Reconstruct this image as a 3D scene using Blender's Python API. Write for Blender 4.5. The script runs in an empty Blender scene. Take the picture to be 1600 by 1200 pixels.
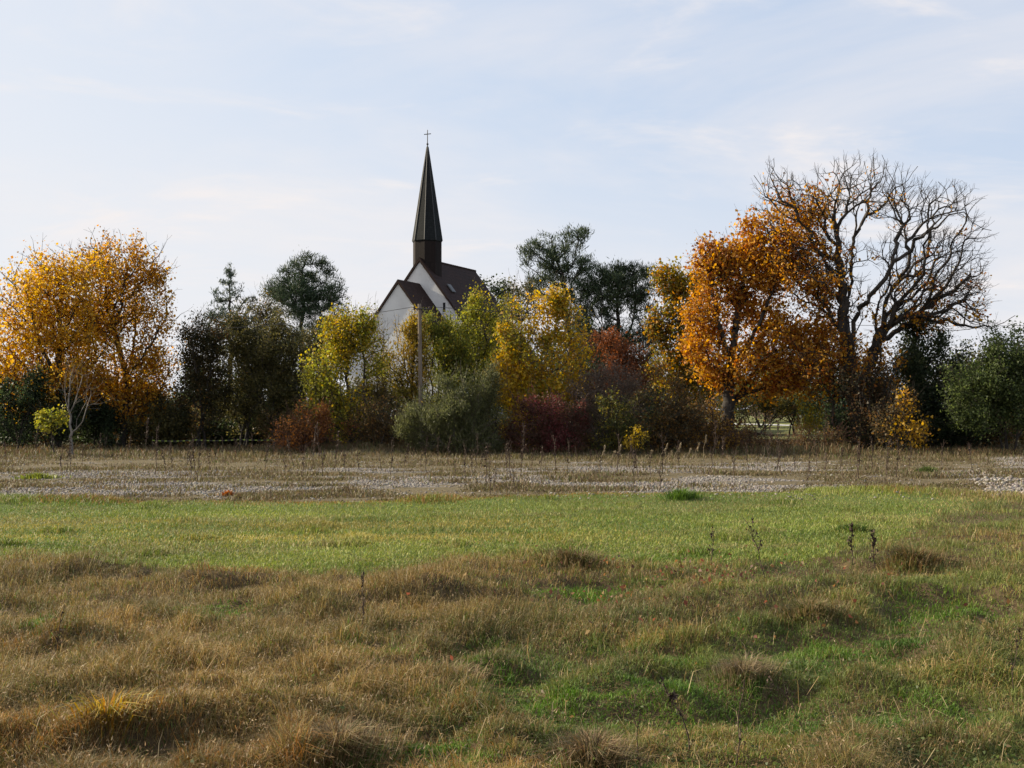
import bpy, math, random
import numpy as np
from mathutils import Vector

# ------------------------------------------------------------------ camera, sky, sun, exposure
SC = bpy.context.scene
COL = SC.collection
F = 1931.0                     # focal length in photo pixels (1600 wide)
HOR = 640.0                    # photo row of the horizon
EYE = 2.2
PITCH = math.atan((HOR - 600.0) / F)
cam_data = bpy.data.cameras.new("camera")
cam = bpy.data.objects.new("camera", cam_data)
COL.objects.link(cam)
cam_data.sensor_width = 36.0
cam_data.lens = 36.0 * F / 1600.0
cam_data.clip_start = 0.1
cam_data.clip_end = 6000.0
cam.location = (0, 0, EYE)
cam.rotation_euler = (math.pi / 2 + PITCH, 0, 0)
SC.camera = cam

SUN_EL = math.radians(27.0)
SUN_A = math.radians(20.0)     # how far beyond square-left the sun stands
sdir = Vector((-math.cos(SUN_A) * math.cos(SUN_EL), math.sin(SUN_A) * math.cos(SUN_EL), math.sin(SUN_EL)))
sun_data = bpy.data.lights.new("sun", 'SUN')
sun_data.energy = 5.0
sun_data.angle = math.radians(0.5)
sun_data.color = (1.0, 0.88, 0.67)
sun = bpy.data.objects.new("sun", sun_data)
COL.objects.link(sun)
sun.location = (-40, 20, 60)
sun.rotation_euler = sdir.to_track_quat('Z', 'Y').to_euler()

world = bpy.data.worlds.new("World")
SC.world = world
world.use_nodes = True
wn, wl = world.node_tree.nodes, world.node_tree.links
wn.clear()
wout = wn.new('ShaderNodeOutputWorld')
bg = wn.new('ShaderNodeBackground')
bg.inputs['Strength'].default_value = 0.10
sky = wn.new('ShaderNodeTexSky')
sky.sky_type = 'NISHITA'
sky.sun_disc = False
sky.sun_elevation = SUN_EL
sky.sun_rotation = math.atan2(sdir.x, sdir.y)
sky.air_density = 1.0
sky.dust_density = 1.6
sky.ozone_density = 2.2
# thin cirrus laid out on a flat layer high above the field
geo = wn.new('ShaderNodeTexCoord')
sep = wn.new('ShaderNodeSeparateXYZ')
wl.new(geo.outputs['Generated'], sep.inputs[0])
def wmath(op, a, b=None):
    n = wn.new('ShaderNodeMath'); n.operation = op
    for i, v in enumerate((a, b)):
        if v is None: continue
        if isinstance(v, (int, float)): n.inputs[i].default_value = v
        else: wl.new(v, n.inputs[i])
    return n.outputs[0]
zz = wmath('MAXIMUM', wmath('ADD', sep.outputs['Z'], 0.10), 0.03)
cx = wmath('DIVIDE', sep.outputs['X'], zz)
cy = wmath('DIVIDE', sep.outputs['Y'], zz)
comb = wn.new('ShaderNodeCombineXYZ')
wl.new(cx, comb.inputs[0]); wl.new(cy, comb.inputs[1])
def cirrus(scale, stretch, lo, hi, off):
    mp = wn.new('ShaderNodeMapping')
    mp.inputs['Scale'].default_value = stretch
    mp.inputs['Location'].default_value = off
    wl.new(comb.outputs[0], mp.inputs[0])
    nz = wn.new('ShaderNodeTexNoise')
    nz.inputs['Scale'].default_value = scale
    nz.inputs['Detail'].default_value = 7.0
    nz.inputs['Roughness'].default_value = 0.58
    nz.inputs['Distortion'].default_value = 0.5
    wl.new(mp.outputs[0], nz.inputs['Vector'])
    mr = wn.new('ShaderNodeMapRange')
    mr.interpolation_type = 'SMOOTHSTEP'
    mr.inputs['From Min'].default_value = lo
    mr.inputs['From Max'].default_value = hi
    wl.new(nz.outputs['Fac'], mr.inputs['Value'])
    return mr.outputs[0]
c1 = cirrus(0.55, (1.0, 0.9, 1.0), 0.42, 0.70, (3.1, 0.6, 0))
c2 = cirrus(1.7, (0.8, 1.0, 1.0), 0.50, 0.74, (7.7, 4.1, 0))
cf = wmath('MINIMUM', wmath('ADD', wmath('MULTIPLY', c1, 0.60), wmath('MULTIPLY', c2, 0.70)), 0.92)
def wmix(fac, c_in, col):
    m = wn.new('ShaderNodeMixRGB')
    if isinstance(fac, float): m.inputs['Fac'].default_value = fac
    else: wl.new(fac, m.inputs['Fac'])
    wl.new(c_in, m.inputs['Color1']); m.inputs['Color2'].default_value = (*col, 1)
    return m.outputs[0]
veil = wmix(0.80, sky.outputs['Color'], (2.40, 3.05, 4.05))          # thin high veil
hz = wn.new('ShaderNodeMapRange'); hz.interpolation_type = 'SMOOTHSTEP'
hz.inputs['From Min'].default_value = 0.30; hz.inputs['From Max'].default_value = 0.02
hz.inputs['To Min'].default_value = 0.0; hz.inputs['To Max'].default_value = 0.85
wl.new(sep.outputs['Z'], hz.inputs['Value'])
low = wmix(hz.outputs[0], veil, (4.15, 4.13, 4.28))                 # milky air near the horizon
lf = wn.new('ShaderNodeMapRange'); lf.interpolation_type = 'SMOOTHSTEP'
lf.inputs['From Min'].default_value = 0.30; lf.inputs['From Max'].default_value = -0.55
lf.inputs['To Min'].default_value = 0.0; lf.inputs['To Max'].default_value = 0.75
wl.new(sep.outputs['X'], lf.inputs['Value'])
sunny = wmix(lf.outputs[0], low, (4.25, 4.27, 4.38))                 # whiter towards the sun
mixc = wn.new('ShaderNodeMixRGB')
wl.new(cf, mixc.inputs['Fac'])
wl.new(sunny, mixc.inputs['Color1'])
mixc.inputs['Color2'].default_value = (4.50, 4.26, 4.20, 1)
wl.new(mixc.outputs[0], bg.inputs['Color'])
wl.new(bg.outputs[0], wout.inputs['Surface'])

SC.view_settings.view_transform = 'Standard'
SC.view_settings.look = 'None'
SC.view_settings.gamma = 1.0
SC.view_settings.exposure = 1.05
SC.view_settings.use_curve_mapping = False

rng = np.random.default_rng(7)
random.seed(7)
CP, SP = math.cos(PITCH), math.sin(PITCH)

# ------------------------------------------------------------------ helpers
def at(px, py, depth):
    """world point seen at photo pixel (px, py) at forward distance depth"""
    a, b = (px - 800.0) / F, (600.0 - py) / F
    y = CP - SP * b
    z = SP + CP * b
    k = depth / y
    return np.array((a * k, depth, EYE + z * k))

def proj(x, y, z=0.0):
    zz = z - EYE
    zc = y * CP + zz * SP
    yc = -y * SP + zz * CP
    zc = np.where(zc < 0.1, 0.1, zc)
    return 800.0 + F * x / zc, 600.0 - F * yc / zc

def smooth(a, b, x):
    t = np.clip((x - a) / (b - a), 0, 1)
    return t * t * (3 - 2 * t)

def hash2(ix, iy, seed):
    h = (ix.astype(np.int64) * 374761393 + iy.astype(np.int64) * 668265263 + seed * 974634777) & 0x7fffffff
    h = ((h ^ (h >> 13)) * 1274126177) & 0x7fffffff
    h = h ^ (h >> 16)
    return (h & 0xffff) / 65535.0

def noise2(x, y, seed=0):
    x = np.asarray(x, float); y = np.asarray(y, float)
    ix, iy = np.floor(x), np.floor(y)
    fx, fy = x - ix, y - iy
    fx = fx * fx * (3 - 2 * fx); fy = fy * fy * (3 - 2 * fy)
    a, b = hash2(ix, iy, seed), hash2(ix + 1, iy, seed)
    c, d = hash2(ix, iy + 1, seed), hash2(ix + 1, iy + 1, seed)
    return (a * (1 - fx) + b * fx) * (1 - fy) + (c * (1 - fx) + d * fx) * fy

def fbm(x, y, seed=0, oct=4):
    s = 0; a = 0.5; t = 0
    for k in range(oct):
        s = s + a * noise2(x * 2 ** k, y * 2 ** k, seed + k * 17); t += a; a *= 0.5
    return s / t

def noise3(p, seed=0):
    return (noise2(p[:, 0] + 0.37 * p[:, 2], p[:, 1] - 0.21 * p[:, 2], seed) + noise2(p[:, 2] + 13.7, p[:, 0] * 0.6 - p[:, 1] * 0.5, seed + 5)) * 0.5

def link(o):
    COL.objects.link(o); return o

def tag(o, label=None, cat=None, group=None, kind=None):
    if label: o["label"] = label
    if cat: o["category"] = cat
    if group: o["group"] = group
    if kind: o["kind"] = kind
    return o

def empty(name, loc, label=None, cat=None, group=None, rz=0.0):
    o = bpy.data.objects.new(name, None)
    o.location = tuple(float(v) for v in loc); o.rotation_euler = (0, 0, rz)
    o.empty_display_size = 0.3
    link(o)
    return tag(o, label, cat, group)

def np_mesh(name, verts, faces_list, mat, parent=None, colors=None, loc=None, smooth_shade=False):
    """faces_list: list of int arrays (n,3) or (n,4); colors: per-face (total, 3)"""
    me = bpy.data.meshes.new(name)
    verts = np.asarray(verts, np.float32)
    me.vertices.add(len(verts))
    me.vertices.foreach_set("co", verts.ravel())
    idx = np.concatenate([np.asarray(f, np.int32).ravel() for f in faces_list])
    tot = np.concatenate([np.full(len(f), np.asarray(f).shape[1], np.int32) for f in faces_list])
    start = np.concatenate(([0], np.cumsum(tot)[:-1])).astype(np.int32)
    me.loops.add(len(idx))
    me.loops.foreach_set("vertex_index", idx)
    me.polygons.add(len(tot))
    me.polygons.foreach_set("loop_start", start)
    me.update(calc_edges=True)
    if smooth_shade:
        me.polygons.foreach_set("use_smooth", np.ones(len(tot), bool))
    if colors is not None:
        at_ = me.attributes.new("col", 'FLOAT_COLOR', 'FACE')
        c = np.ones((len(tot), 4), np.float32); c[:, :3] = colors
        at_.data.foreach_set("color", c.ravel())
    me.materials.append(mat)
    o = bpy.data.objects.new(name, me)
    link(o)
    if parent is not None: o.parent = parent
    if loc is not None: o.location = tuple(float(v) for v in loc)
    return o

class MB:
    """collects simple shapes into one mesh"""
    def __init__(s): s.v = []; s.f = []
    def poly(s, pts, faces):
        n = len(s.v); s.v += [tuple(p) for p in pts]
        s.f += [tuple(i + n for i in f) for f in faces]
    def box(s, x0, x1, y0, y1, z0, z1):
        s.poly([(x0, y0, z0), (x1, y0, z0), (x1, y1, z0), (x0, y1, z0), (x0, y0, z1), (x1, y0, z1), (x1, y1, z1), (x0, y1, z1)],
               [(0, 3, 2, 1), (4, 5, 6, 7), (0, 1, 5, 4), (1, 2, 6, 5), (2, 3, 7, 6), (3, 0, 4, 7)])
    def prism(s, prof, y0, y1):
        """profile in x,z (counter-clockwise seen from -y) pulled from y0 to y1"""
        n = len(prof)
        pts = [(x, y0, z) for x, z in prof] + [(x, y1, z) for x, z in prof]
        fs = [tuple(range(n)), tuple(range(2 * n - 1, n - 1, -1))]
        for i in range(n):
            j = (i + 1) % n
            fs.append((i, i + n, j + n, j))
        s.poly(pts, fs)
    def rings(s, rings, n, c=(0, 0), rot=0.0, cap=True):
        """rings: (radius, z) lathe with n sides"""
        b = len(s.v)
        for r, z in rings:
            for k in range(n):
                a = rot + 2 * math.pi * k / n
                s.v.append((c[0] + r * math.cos(a), c[1] + r * math.sin(a), z))
        for i in range(len(rings) - 1):
            for k in range(n):
                k2 = (k + 1) % n
                s.f.append((b + i * n + k, b + i * n + k2, b + (i + 1) * n + k2, b + (i + 1) * n + k))
        if cap:
            s.f.append(tuple(b + k for k in range(n))[::-1])
            m = b + (len(rings) - 1) * n
            s.f.append(tuple(m + k for k in range(n)))
    def bar(s, p, q, r, n=8, r2=None):
        p, q = Vector(p), Vector(q)
        d = (q - p).normalized()
        u = d.orthogonal().normalized(); w = d.cross(u)
        b = len(s.v)
        for c, rr in ((p, r), (q, r if r2 is None else r2)):
            for k in range(n):
                a = 2 * math.pi * k / n
                s.v.append(tuple(c + u * (rr * math.cos(a)) + w * (rr * math.sin(a))))
        for k in range(n):
            k2 = (k + 1) % n
            s.f.append((b + k, b + k2, b + n + k2, b + n + k))
        s.f.append(tuple(b + k for k in range(n))[::-1]); s.f.append(tuple(b + n + k for k in range(n)))
    def build(s, name, mat, parent=None, bevel=0.0, smooth_shade=False):
        me = bpy.data.meshes.new(name)
        me.from_pydata(s.v, [], s.f)
        me.update()
        me.materials.append(mat)
        if smooth_shade:
            for p in me.polygons: p.use_smooth = True
        o = link(bpy.data.objects.new(name, me))
        if parent is not None: o.parent = parent
        if bevel:
            m = o.modifiers.new("bevel", 'BEVEL'); m.width = bevel; m.segments = 2; m.limit_method = 'ANGLE'
        return o

# ------------------------------------------------------------------ materials
def new_mat(name):
    m = bpy.data.materials.new(name); m.use_nodes = True
    n, l = m.node_tree.nodes, m.node_tree.links
    return m, n, l, n['Principled BSDF'], n['Material Output']

def noise_mat(name, c1, c2, scale=3.0, rough=0.85, bump=0.0, bscale=20.0, detail=6.0, stretch=(1, 1, 1), lo=0.3, hi=0.7, spec=0.3):
    m, n, l, b, o = new_mat(name)
    tc = n.new('ShaderNodeTexCoord'); mp = n.new('ShaderNodeMapping')
    mp.inputs['Scale'].default_value = stretch
    l.new(tc.outputs['Object'], mp.inputs[0])
    nz = n.new('ShaderNodeTexNoise'); nz.inputs['Scale'].default_value = scale; nz.inputs['Detail'].default_value = detail
    l.new(mp.outputs[0], nz.inputs['Vector'])
    rp = n.new('ShaderNodeValToRGB')
    rp.color_ramp.elements[0].position = lo; rp.color_ramp.elements[0].color = (*c1, 1)
    rp.color_ramp.elements[1].position = hi; rp.color_ramp.elements[1].color = (*c2, 1)
    l.new(nz.outputs['Fac'], rp.inputs[0]); l.new(rp.outputs[0], b.inputs['Base Color'])
    b.inputs['Roughness'].default_value = rough
    b.inputs['Specular IOR Level'].default_value = spec
    if bump:
        n2 = n.new('ShaderNodeTexNoise'); n2.inputs['Scale'].default_value = bscale; n2.inputs['Detail'].default_value = 5
        l.new(mp.outputs[0], n2.inputs['Vector'])
        bp = n.new('ShaderNodeBump'); bp.inputs['Strength'].default_value = bump; bp.inputs['Distance'].default_value = 0.05
        l.new(n2.outputs['Fac'], bp.inputs['Height']); l.new(bp.outputs[0], b.inputs['Normal'])
    return m

def leaf_mat(name, trans=0.4, rough=0.55, spec=0.25, boost=1.25):
    m, n, l, b, o = new_mat(name)
    a = n.new('ShaderNodeAttribute'); a.attribute_name = "col"
    l.new(a.outputs['Color'], b.inputs['Base Color'])
    b.inputs['Roughness'].default_value = rough
    b.inputs['Specular IOR Level'].default_value = spec
    t = n.new('ShaderNodeBsdfTranslucent')
    hs = n.new('ShaderNodeHueSaturation'); hs.inputs['Saturation'].default_value = 1.1; hs.inputs['Value'].default_value = boost
    l.new(a.outputs['Color'], hs.inputs['Color']); l.new(hs.outputs[0], t.inputs['Color'])
    mx = n.new('ShaderNodeMixShader'); mx.inputs[0].default_value = trans
    l.new(b.outputs[0], mx.inputs[1]); l.new(t.outputs[0], mx.inputs[2]); l.new(mx.outputs[0], o.inputs['Surface'])
    return m

M_LEAF = leaf_mat("leaf", 0.48)
M_NEEDLE = leaf_mat("needle", 0.15, 0.6, 0.3, 1.1)
M_GRASS = leaf_mat("grass_blade", 0.30, 0.6, 0.25, 1.1)
M_BARK = noise_mat("bark_dark", (0.018, 0.015, 0.013), (0.055, 0.046, 0.038), 6, 0.9, 0.6, 14, stretch=(1, 1, 0.3))
M_BARK_G = noise_mat("bark_grey", (0.06, 0.05, 0.042), (0.14, 0.12, 0.10), 6, 0.9, 0.5, 14, stretch=(1, 1, 0.3))
M_BARK_P = noise_mat("bark_pale", (0.10, 0.088, 0.076), (0.23, 0.205, 0.18), 9, 0.85, 0.3, 20, stretch=(1, 1, 0.5))
M_BARK_R = noise_mat("bark_reddish", (0.06, 0.03, 0.022), (0.16, 0.085, 0.06), 6, 0.9, 0.4, 14)
M_STALK = noise_mat("dry_stalk", (0.032, 0.021, 0.016), (0.08, 0.052, 0.038), 20, 0.9)
M_WHITE = noise_mat("white_render", (0.57, 0.565, 0.56), (0.70, 0.70, 0.695), 0.55, 0.9, 0.15, 30, lo=0.25, hi=0.6)
M_METAL = noise_mat("dark_metal", (0.03, 0.03, 0.032), (0.06, 0.06, 0.06), 5, 0.5)
M_DARK = noise_mat("dark_recess", (0.012, 0.012, 0.013), (0.02, 0.02, 0.022), 5, 0.6)
M_POLE = noise_mat("weathered_pole", (0.11, 0.085, 0.062), (0.24, 0.195, 0.15), 5, 0.9, 0.4, 30, stretch=(4, 4, 0.25))

def tile_mat(name, c1, c2, c3, course, width, bump=0.5, rough=0.8):
    m, n, l, b, o = new_mat(name)
    tc = n.new('ShaderNodeTexCoord')
    br = n.new('ShaderNodeTexBrick')
    br.inputs['Scale'].default_value = 1.0
    br.inputs['Mortar Size'].default_value = 0.012
    br.inputs['Brick Width'].default_value = width
    br.inputs['Row Height'].default_value = course
    br.inputs['Color1'].default_value = (*c1, 1); br.inputs['Color2'].default_value = (*c2, 1); br.inputs['Mortar'].default_value = (*c3, 1)
    sp = n.new('ShaderNodeSeparateXYZ'); l.new(tc.outputs['Object'], sp.inputs[0])
    ad = n.new('ShaderNodeMath'); l.new(sp.outputs['X'], ad.inputs[0]); l.new(sp.outputs['Y'], ad.inputs[1])
    cb = n.new('ShaderNodeCombineXYZ'); l.new(ad.outputs[0], cb.inputs[0]); l.new(sp.outputs['Z'], cb.inputs[1])
    l.new(cb.outputs[0], br.inputs['Vector'])
    nz = n.new('ShaderNodeTexNoise'); nz.inputs['Scale'].default_value = 0.6; nz.inputs['Detail'].default_value = 5
    l.new(tc.outputs['Object'], nz.inputs['Vector'])
    mx = n.new('ShaderNodeMixRGB'); mx.blend_type = 'MULTIPLY'; mx.inputs['Fac'].default_value = 0.8
    mr = n.new('ShaderNodeMapRange'); mr.inputs['To Min'].default_value = 0.5; mr.inputs['To Max'].default_value = 1.4
    l.new(nz.outputs['Fac'], mr.inputs['Value'])
    l.new(br.outputs['Color'], mx.inputs['Color1']); l.new(mr.outputs[0], mx.inputs['Color2'])
    l.new(mx.outputs[0], b.inputs['Base Color'])
    bp = n.new('ShaderNodeBump'); bp.inputs['Strength'].default_value = bump; bp.inputs['Distance'].default_value = 0.04
    l.new(br.outputs['Fac'], bp.inputs['Height']); bp.invert = True
    l.new(bp.outputs[0], b.inputs['Normal'])
    b.inputs['Roughness'].default_value = rough
    b.inputs['Specular IOR Level'].default_value = 0.15
    return m
M_TILE = tile_mat("roof_tile", (0.036, 0.018, 0.0145), (0.026, 0.014, 0.0115), (0.012, 0.007, 0.006), 0.33, 0.24)
M_SHINGLE = tile_mat("spire_shingle", (0.019, 0.021, 0.021), (0.013, 0.0145, 0.015), (0.006, 0.007, 0.007), 0.22, 0.16, 0.4, 0.8)
M_BOARD = tile_mat("tower_board", (0.022, 0.015, 0.013), (0.016, 0.011, 0.010), (0.006, 0.005, 0.004), 3.0, 0.18, 0.5)

# ------------------------------------------------------------------ ground layout (flat field, laid out in metres)
BORD = np.array([(-200, 880), (0, 884), (200, 886), (420, 898), (700, 893), (1000, 888), (1250, 872), (1400, 845), (1470, 805), (1600, 782), (1900, 775)], float)
GRAV = np.array([(-200, 784), (0, 785), (300, 784), (560, 787), (780, 779), (900, 773), (1150, 772), (1400, 771), (1500, 775), (1600, 779), (1900, 786)], float)
def border_row(px): return np.interp(px, BORD[:, 0], BORD[:, 1])
def gravel_row(px): return np.interp(px, GRAV[:, 0], GRAV[:, 1])

# hummocks of the rough grass: photo column, row of the foot, radius m, height m
HUM = [(1262, 975, .40, .24), (1170, 1062, .42, .13), (930, 1182, .46, .28), (660, 1062, .55, .24), (520, 1180, .5, .24), (760, 1140, .40, .24),
       (1000, 1085, .40, .20), (1005, 1045, .45, .2), (860, 892, .85, .26), (930, 888, .6, .26), (770, 898, .7, .18), (235, 912, .8, .18), (540, 950, .7, .14),
       (30, 890, .9, .22), (150, 892, .9, .2), (1425, 880, .55, .26), (1395, 868, .45, .22), (10, 1180, .35, .26), (165, 1180, .3, .14), (800, 1178, .36, .24), (420, 1040, .7, .16),
       (640, 1120, .55, .16), (300, 960, 1.0, .16), (640, 985, .9, .15), (1090, 960, .8, .14), (860, 1000, .6, .16), (400, 1130, .6, .18), (1140, 985, .5, .16), (730, 1035, .45, .18),
       (230, 1050, .8, .15), (1310, 1060, .6, .12), (1500, 1000, .8, .12), (700, 935, .9, .15), (1070, 1000, .5, .17), (1480, 1150, .5, .1)]
HUMW = []
for hx, hy, hr, hh in HUM:
    d = EYE * F / (hy - HOR)
    HUMW.append(((hx - 800) / F * d, d, hr, hh))

def hummock(x, y):
    h = np.zeros_like(x, dtype=float)
    x = x + 0.75 * (fbm(x * 1.4, y * 1.4, 201, 3) - 0.5); y = y + 0.9 * (fbm(x * 1.4, y * 1.2, 207, 3) - 0.5)
    for a, b, r, hh in HUMW:
        uu = (x - a + y - b) * 0.7071; vv = (x - a - y + b) * 0.7071
        q = (uu / (1.35 * r)) ** 2 + (vv / (0.62 * r)) ** 2
        h = np.maximum(h, hh * np.exp(-q * 1.1))
    return h

GREENS = [(640, 1195, 150, 26), (700, 1165, 60, 18), (1080, 1090, 190, 26), (390, 1118, 90, 14), (470, 1098, 60, 10), (730, 1055, 110, 14), (950, 1200, 130, 30), (860, 1095, 120, 20), (1330, 1010, 150, 30), (1000, 1030, 90, 12), (1150, 1190, 120, 20),
          (330, 960, 90, 10), (60, 1000, 60, 10), (160, 985, 40, 8), (900, 925, 140, 10), (1250, 1120, 120, 26), (1480, 960, 110, 30), (1100, 990, 60, 10), (1420, 1120, 110, 30), (250, 1190, 70, 14), (560, 1030, 70, 8)]
def greens(x, y):
    px, py = proj(x, y)
    px = px + 60 * (fbm(x * 1.6, y * 1.6, 301, 3) - 0.5); py = py + 34 * (fbm(x * 1.6, y * 1.6, 307, 3) - 0.5)
    m = np.zeros_like(px)
    for a, b, rx, ry in GREENS:
        m = np.maximum(m, np.exp(-((px - a) / rx) ** 2 - ((py - b) / ry) ** 2))
    return smooth(0.12, 0.55, m)

def micro(x, y):
    u = (x + y) * 0.7071; v = (x - y) * 0.7071
    rut = fbm(v * 0.95 + 0.6 * noise2(x * .6, y * .6, 9), u * 0.38, 11, 3) - 0.48
    lump = smooth(0.52, 0.92, noise2(x * 2.2, y * 1.7, 17)) * smooth(0.36, 0.60, fbm(x * 0.5, y * 0.5, 29, 2))
    return 0.40 * rut + 0.11 * lump - 0.07 * greens(x, y)

def ground_z(x, y, fine=True):
    x = np.asarray(x, float); y = np.asarray(y, float)
    z = np.zeros(np.broadcast(x, y).shape)
    # back of the plot rises gently, verge mound before the shrubs
    z = z + 1.3 * smooth(78, 170, y)
    z = z + 0.40 * np.exp(-((x + 6.8) / 2.6) ** 2 - ((y - 60.5) / 2.6) ** 2)
    z = z + 0.07 * (fbm(x * 0.25, y * 0.25, 3) - 0.5) * smooth(4, 12, y)
    if fine:
        px, py = proj(x, y)
        rough = smooth(-4, 10, py - border_row(px)) * (1 - 0.85 * smooth(18, 24, y))
        z = z + rough * (0.62 * hummock(x, y) + micro(x, y))
        edge = np.exp(-((py - gravel_row(px) - 4) / 5.0) ** 2) * (y > 20)
        z = z + 0.10 * edge * noise2(x * 0.6, y * 0.6, 8)
    return z

PATCH = [(1000, 760, 210, 11), (1120, 755, 110, 12), (1170, 762, 110, 9), (1080, 730, 90, 6), (1180, 728, 90, 7), (1580, 762, 75, 14), (1600, 722, 60, 8), (820, 752, 120, 8),
         (60, 772, 160, 10), (300, 766, 200, 9), (520, 762, 150, 8), (620, 755, 140, 8), (230, 742, 160, 5), (1300, 760, 150, 6), (560, 735, 130, 4), (950, 735, 120, 5), (1500, 740, 50, 6)]
def gravel_mask(x, y):
    px, py = proj(x, y)
    m = np.zeros_like(px)
    for a, b, rx, ry in PATCH:
        m = np.maximum(m, np.exp(-((px - a) / rx) ** 2 - ((py - b) / ry) ** 2))
    n = fbm(x * 0.33, y * 0.85, 23, 4)
    m = m * 0.82 + (n - 0.5) * 2.1 + 0.5 * (noise2(x * 1.1, y * 1.4, 27) - 0.5)
    return smooth(0.22, 0.68, m) * smooth(2, -3, py - gravel_row(px)) * smooth(704, 712, py)

def lines(*segs):
    out = []
    for a, b, s in segs:
        out.append(np.arange(a, b, s))
    return np.unique(np.concatenate(out))
gx = lines((-2600, -200, 400), (-200, -40, 20), (-40, -12, 0.8), (-12, 12, 0.09), (12, 40, 0.8), (40, 200, 20), (200, 2601, 400))
gy = lines((-300, 0, 50), (0, 5, 0.5), (5, 22, 0.09), (22, 62, 0.5), (62, 180, 4), (180, 400, 30), (400, 4000, 300))
X, Y = np.meshgrid(gx, gy)
Z = ground_z(X, Y)
nx, ny = len(gx), len(gy)
gv = np.stack([X.ravel(), Y.ravel(), Z.ravel()], 1)
ii = (np.arange(ny - 1)[:, None] * nx + np.arange(nx - 1)[None, :]).ravel()
gf = np.stack([ii, ii + 1, ii + nx + 1, ii + nx], 1)

def zone_color(x, y):
    px, py = proj(x, y)
    brown = np.array((0.085, 0.060, 0.032)); green = np.array((0.085, 0.115, 0.030)); weed = np.array((0.105, 0.085, 0.050)); pebble = np.array((0.185, 0.168, 0.152))
    c = np.empty(px.shape + (3,)); c[:] = brown
    g = (smooth(6, -4, py - border_row(px)))[..., None]
    c = c * (1 - g) + green * g
    q = smooth(3, -3, py - gravel_row(px))[..., None]
    wv = weed * (0.7 + 0.7 * fbm(x * 0.6, y * 0.8, 41)[..., None])
    c = c * (1 - q) + wv * q
    p = gravel_mask(x, y)[..., None]
    c = c * (1 - p) + pebble * p
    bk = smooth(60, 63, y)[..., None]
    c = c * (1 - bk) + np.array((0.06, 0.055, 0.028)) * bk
    bk = (smooth(85, 95, y) * smooth(1080, 1130, px))[..., None]
    c = c * (1 - bk) + np.array((0.13, 0.135, 0.05)) * bk
    return c

def ground_material():
    m, n, l, b, o = new_mat("field_ground")
    a = n.new('ShaderNodeAttribute'); a.attribute_name = "col"
    tc = n.new('ShaderNodeTexCoord')
    nz = n.new('ShaderNodeTexNoise'); nz.inputs['Scale'].default_value = 9; nz.inputs['Detail'].default_value = 8; nz.inputs['Roughness'].default_value = 0.7
    l.new(tc.outputs['Object'], nz.inputs['Vector'])
    mr = n.new('ShaderNodeMapRange'); mr.inputs['From Min'].default_value = 0.3; mr.inputs['From Max'].default_value = 0.7
    mr.inputs['To Min'].default_value = 0.55; mr.inputs['To Max'].default_value = 1.45
    l.new(nz.outputs['Fac'], mr.inputs['Value'])
    mx = n.new('ShaderNodeMixRGB'); mx.blend_type = 'MULTIPLY'; mx.inputs['Fac'].default_value = 1
    l.new(a.outputs['Color'], mx.inputs['Color1']); l.new(mr.outputs[0], mx.inputs['Color2'])
    l.new(mx.outputs[0], b.inputs['Base Color']); b.inputs['Roughness'].default_value = 0.95
    b.inputs['Specular IOR Level'].default_value = 0.1
    bp = n.new('ShaderNodeBump'); bp.inputs['Strength'].default_value = 0.8; bp.inputs['Distance'].default_value = 0.06
    l.new(nz.outputs['Fac'], bp.inputs['Height']); l.new(bp.outputs[0], b.inputs['Normal'])
    return m
cxy = gv[gf].mean(1)
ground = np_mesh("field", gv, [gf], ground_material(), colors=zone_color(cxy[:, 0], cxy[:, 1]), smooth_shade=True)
tag(ground, "wide autumn field of rough grass, mown strip and pebbly ground", "field", kind="structure")

# pale road behind the trees on the right
rd = MB()
ra = [at(1060, 661, 128), at(1170, 661.5, 126), at(1260, 663, 120), at(1400, 668, 112), at(1540, 684, 92), at(1640, 690, 84), at(1800, 700, 75)]
pts = []
for p in ra:
    for dy in (-2.3, 2.3):
        pts.append((p[0] - dy * 0.1, p[1] + dy, float(ground_z(p[0], p[1] + dy)) + 0.05))
rd.poly(pts, [(2 * i, 2 * i + 2, 2 * i + 3, 2 * i + 1) for i in range(len(ra) - 1)])
ro = rd.build("road", noise_mat("pale_road", (0.36, 0.36, 0.35), (0.48, 0.47, 0.46), 1.2, 0.95, 0.2, 30))
tag(ro, "pale gravel road running behind the trees", "road", kind="structure")

# ------------------------------------------------------------------ church
TH = math.radians(24.0)
G0 = at(656, 408.6, 110.0)
ch = empty("church", (G0[0], G0[1], float(ground_z(G0[0], G0[1]))), "small white gabled church with steep dark red tiled roofs and a slender dark shingled spire", "church", rz=-TH)
zb = ch.location.z
RZ = G0[2] - zb                          # ridge height
PT = math.tan(math.radians(52.0))
HW = 6.4; LN = 11.0
ev = RZ - HW * PT
w = MB()
w.prism([(-HW, 0), (HW, 0), (HW, ev), (0, RZ), (-HW, ev)], 0, LN)
w.build("nave_wall", M_WHITE, ch)
def roof(mb, hw, ridge, y0, y1, th=0.26, over=0.5, eps=0.02):
    hw2 = hw + over
    e = ridge - hw2 * PT
    for s in (-1, 1):
        prof = [(0, ridge + eps), (s * hw2, e + eps), (s * (hw2 + 0.05), e + th * 0.6 + eps), (0, ridge + th / math.cos(math.radians(52)) * 0.8 + eps)]
        if s < 0: prof = prof[::-1]
        prof = prof[::-1]
        mb.prism(prof, y0, y1)
r = MB(); roof(r, HW, RZ, -0.16, LN + 0.3); rf = r.build("nave_roof", M_TILE, ch)
rc = MB()
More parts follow.
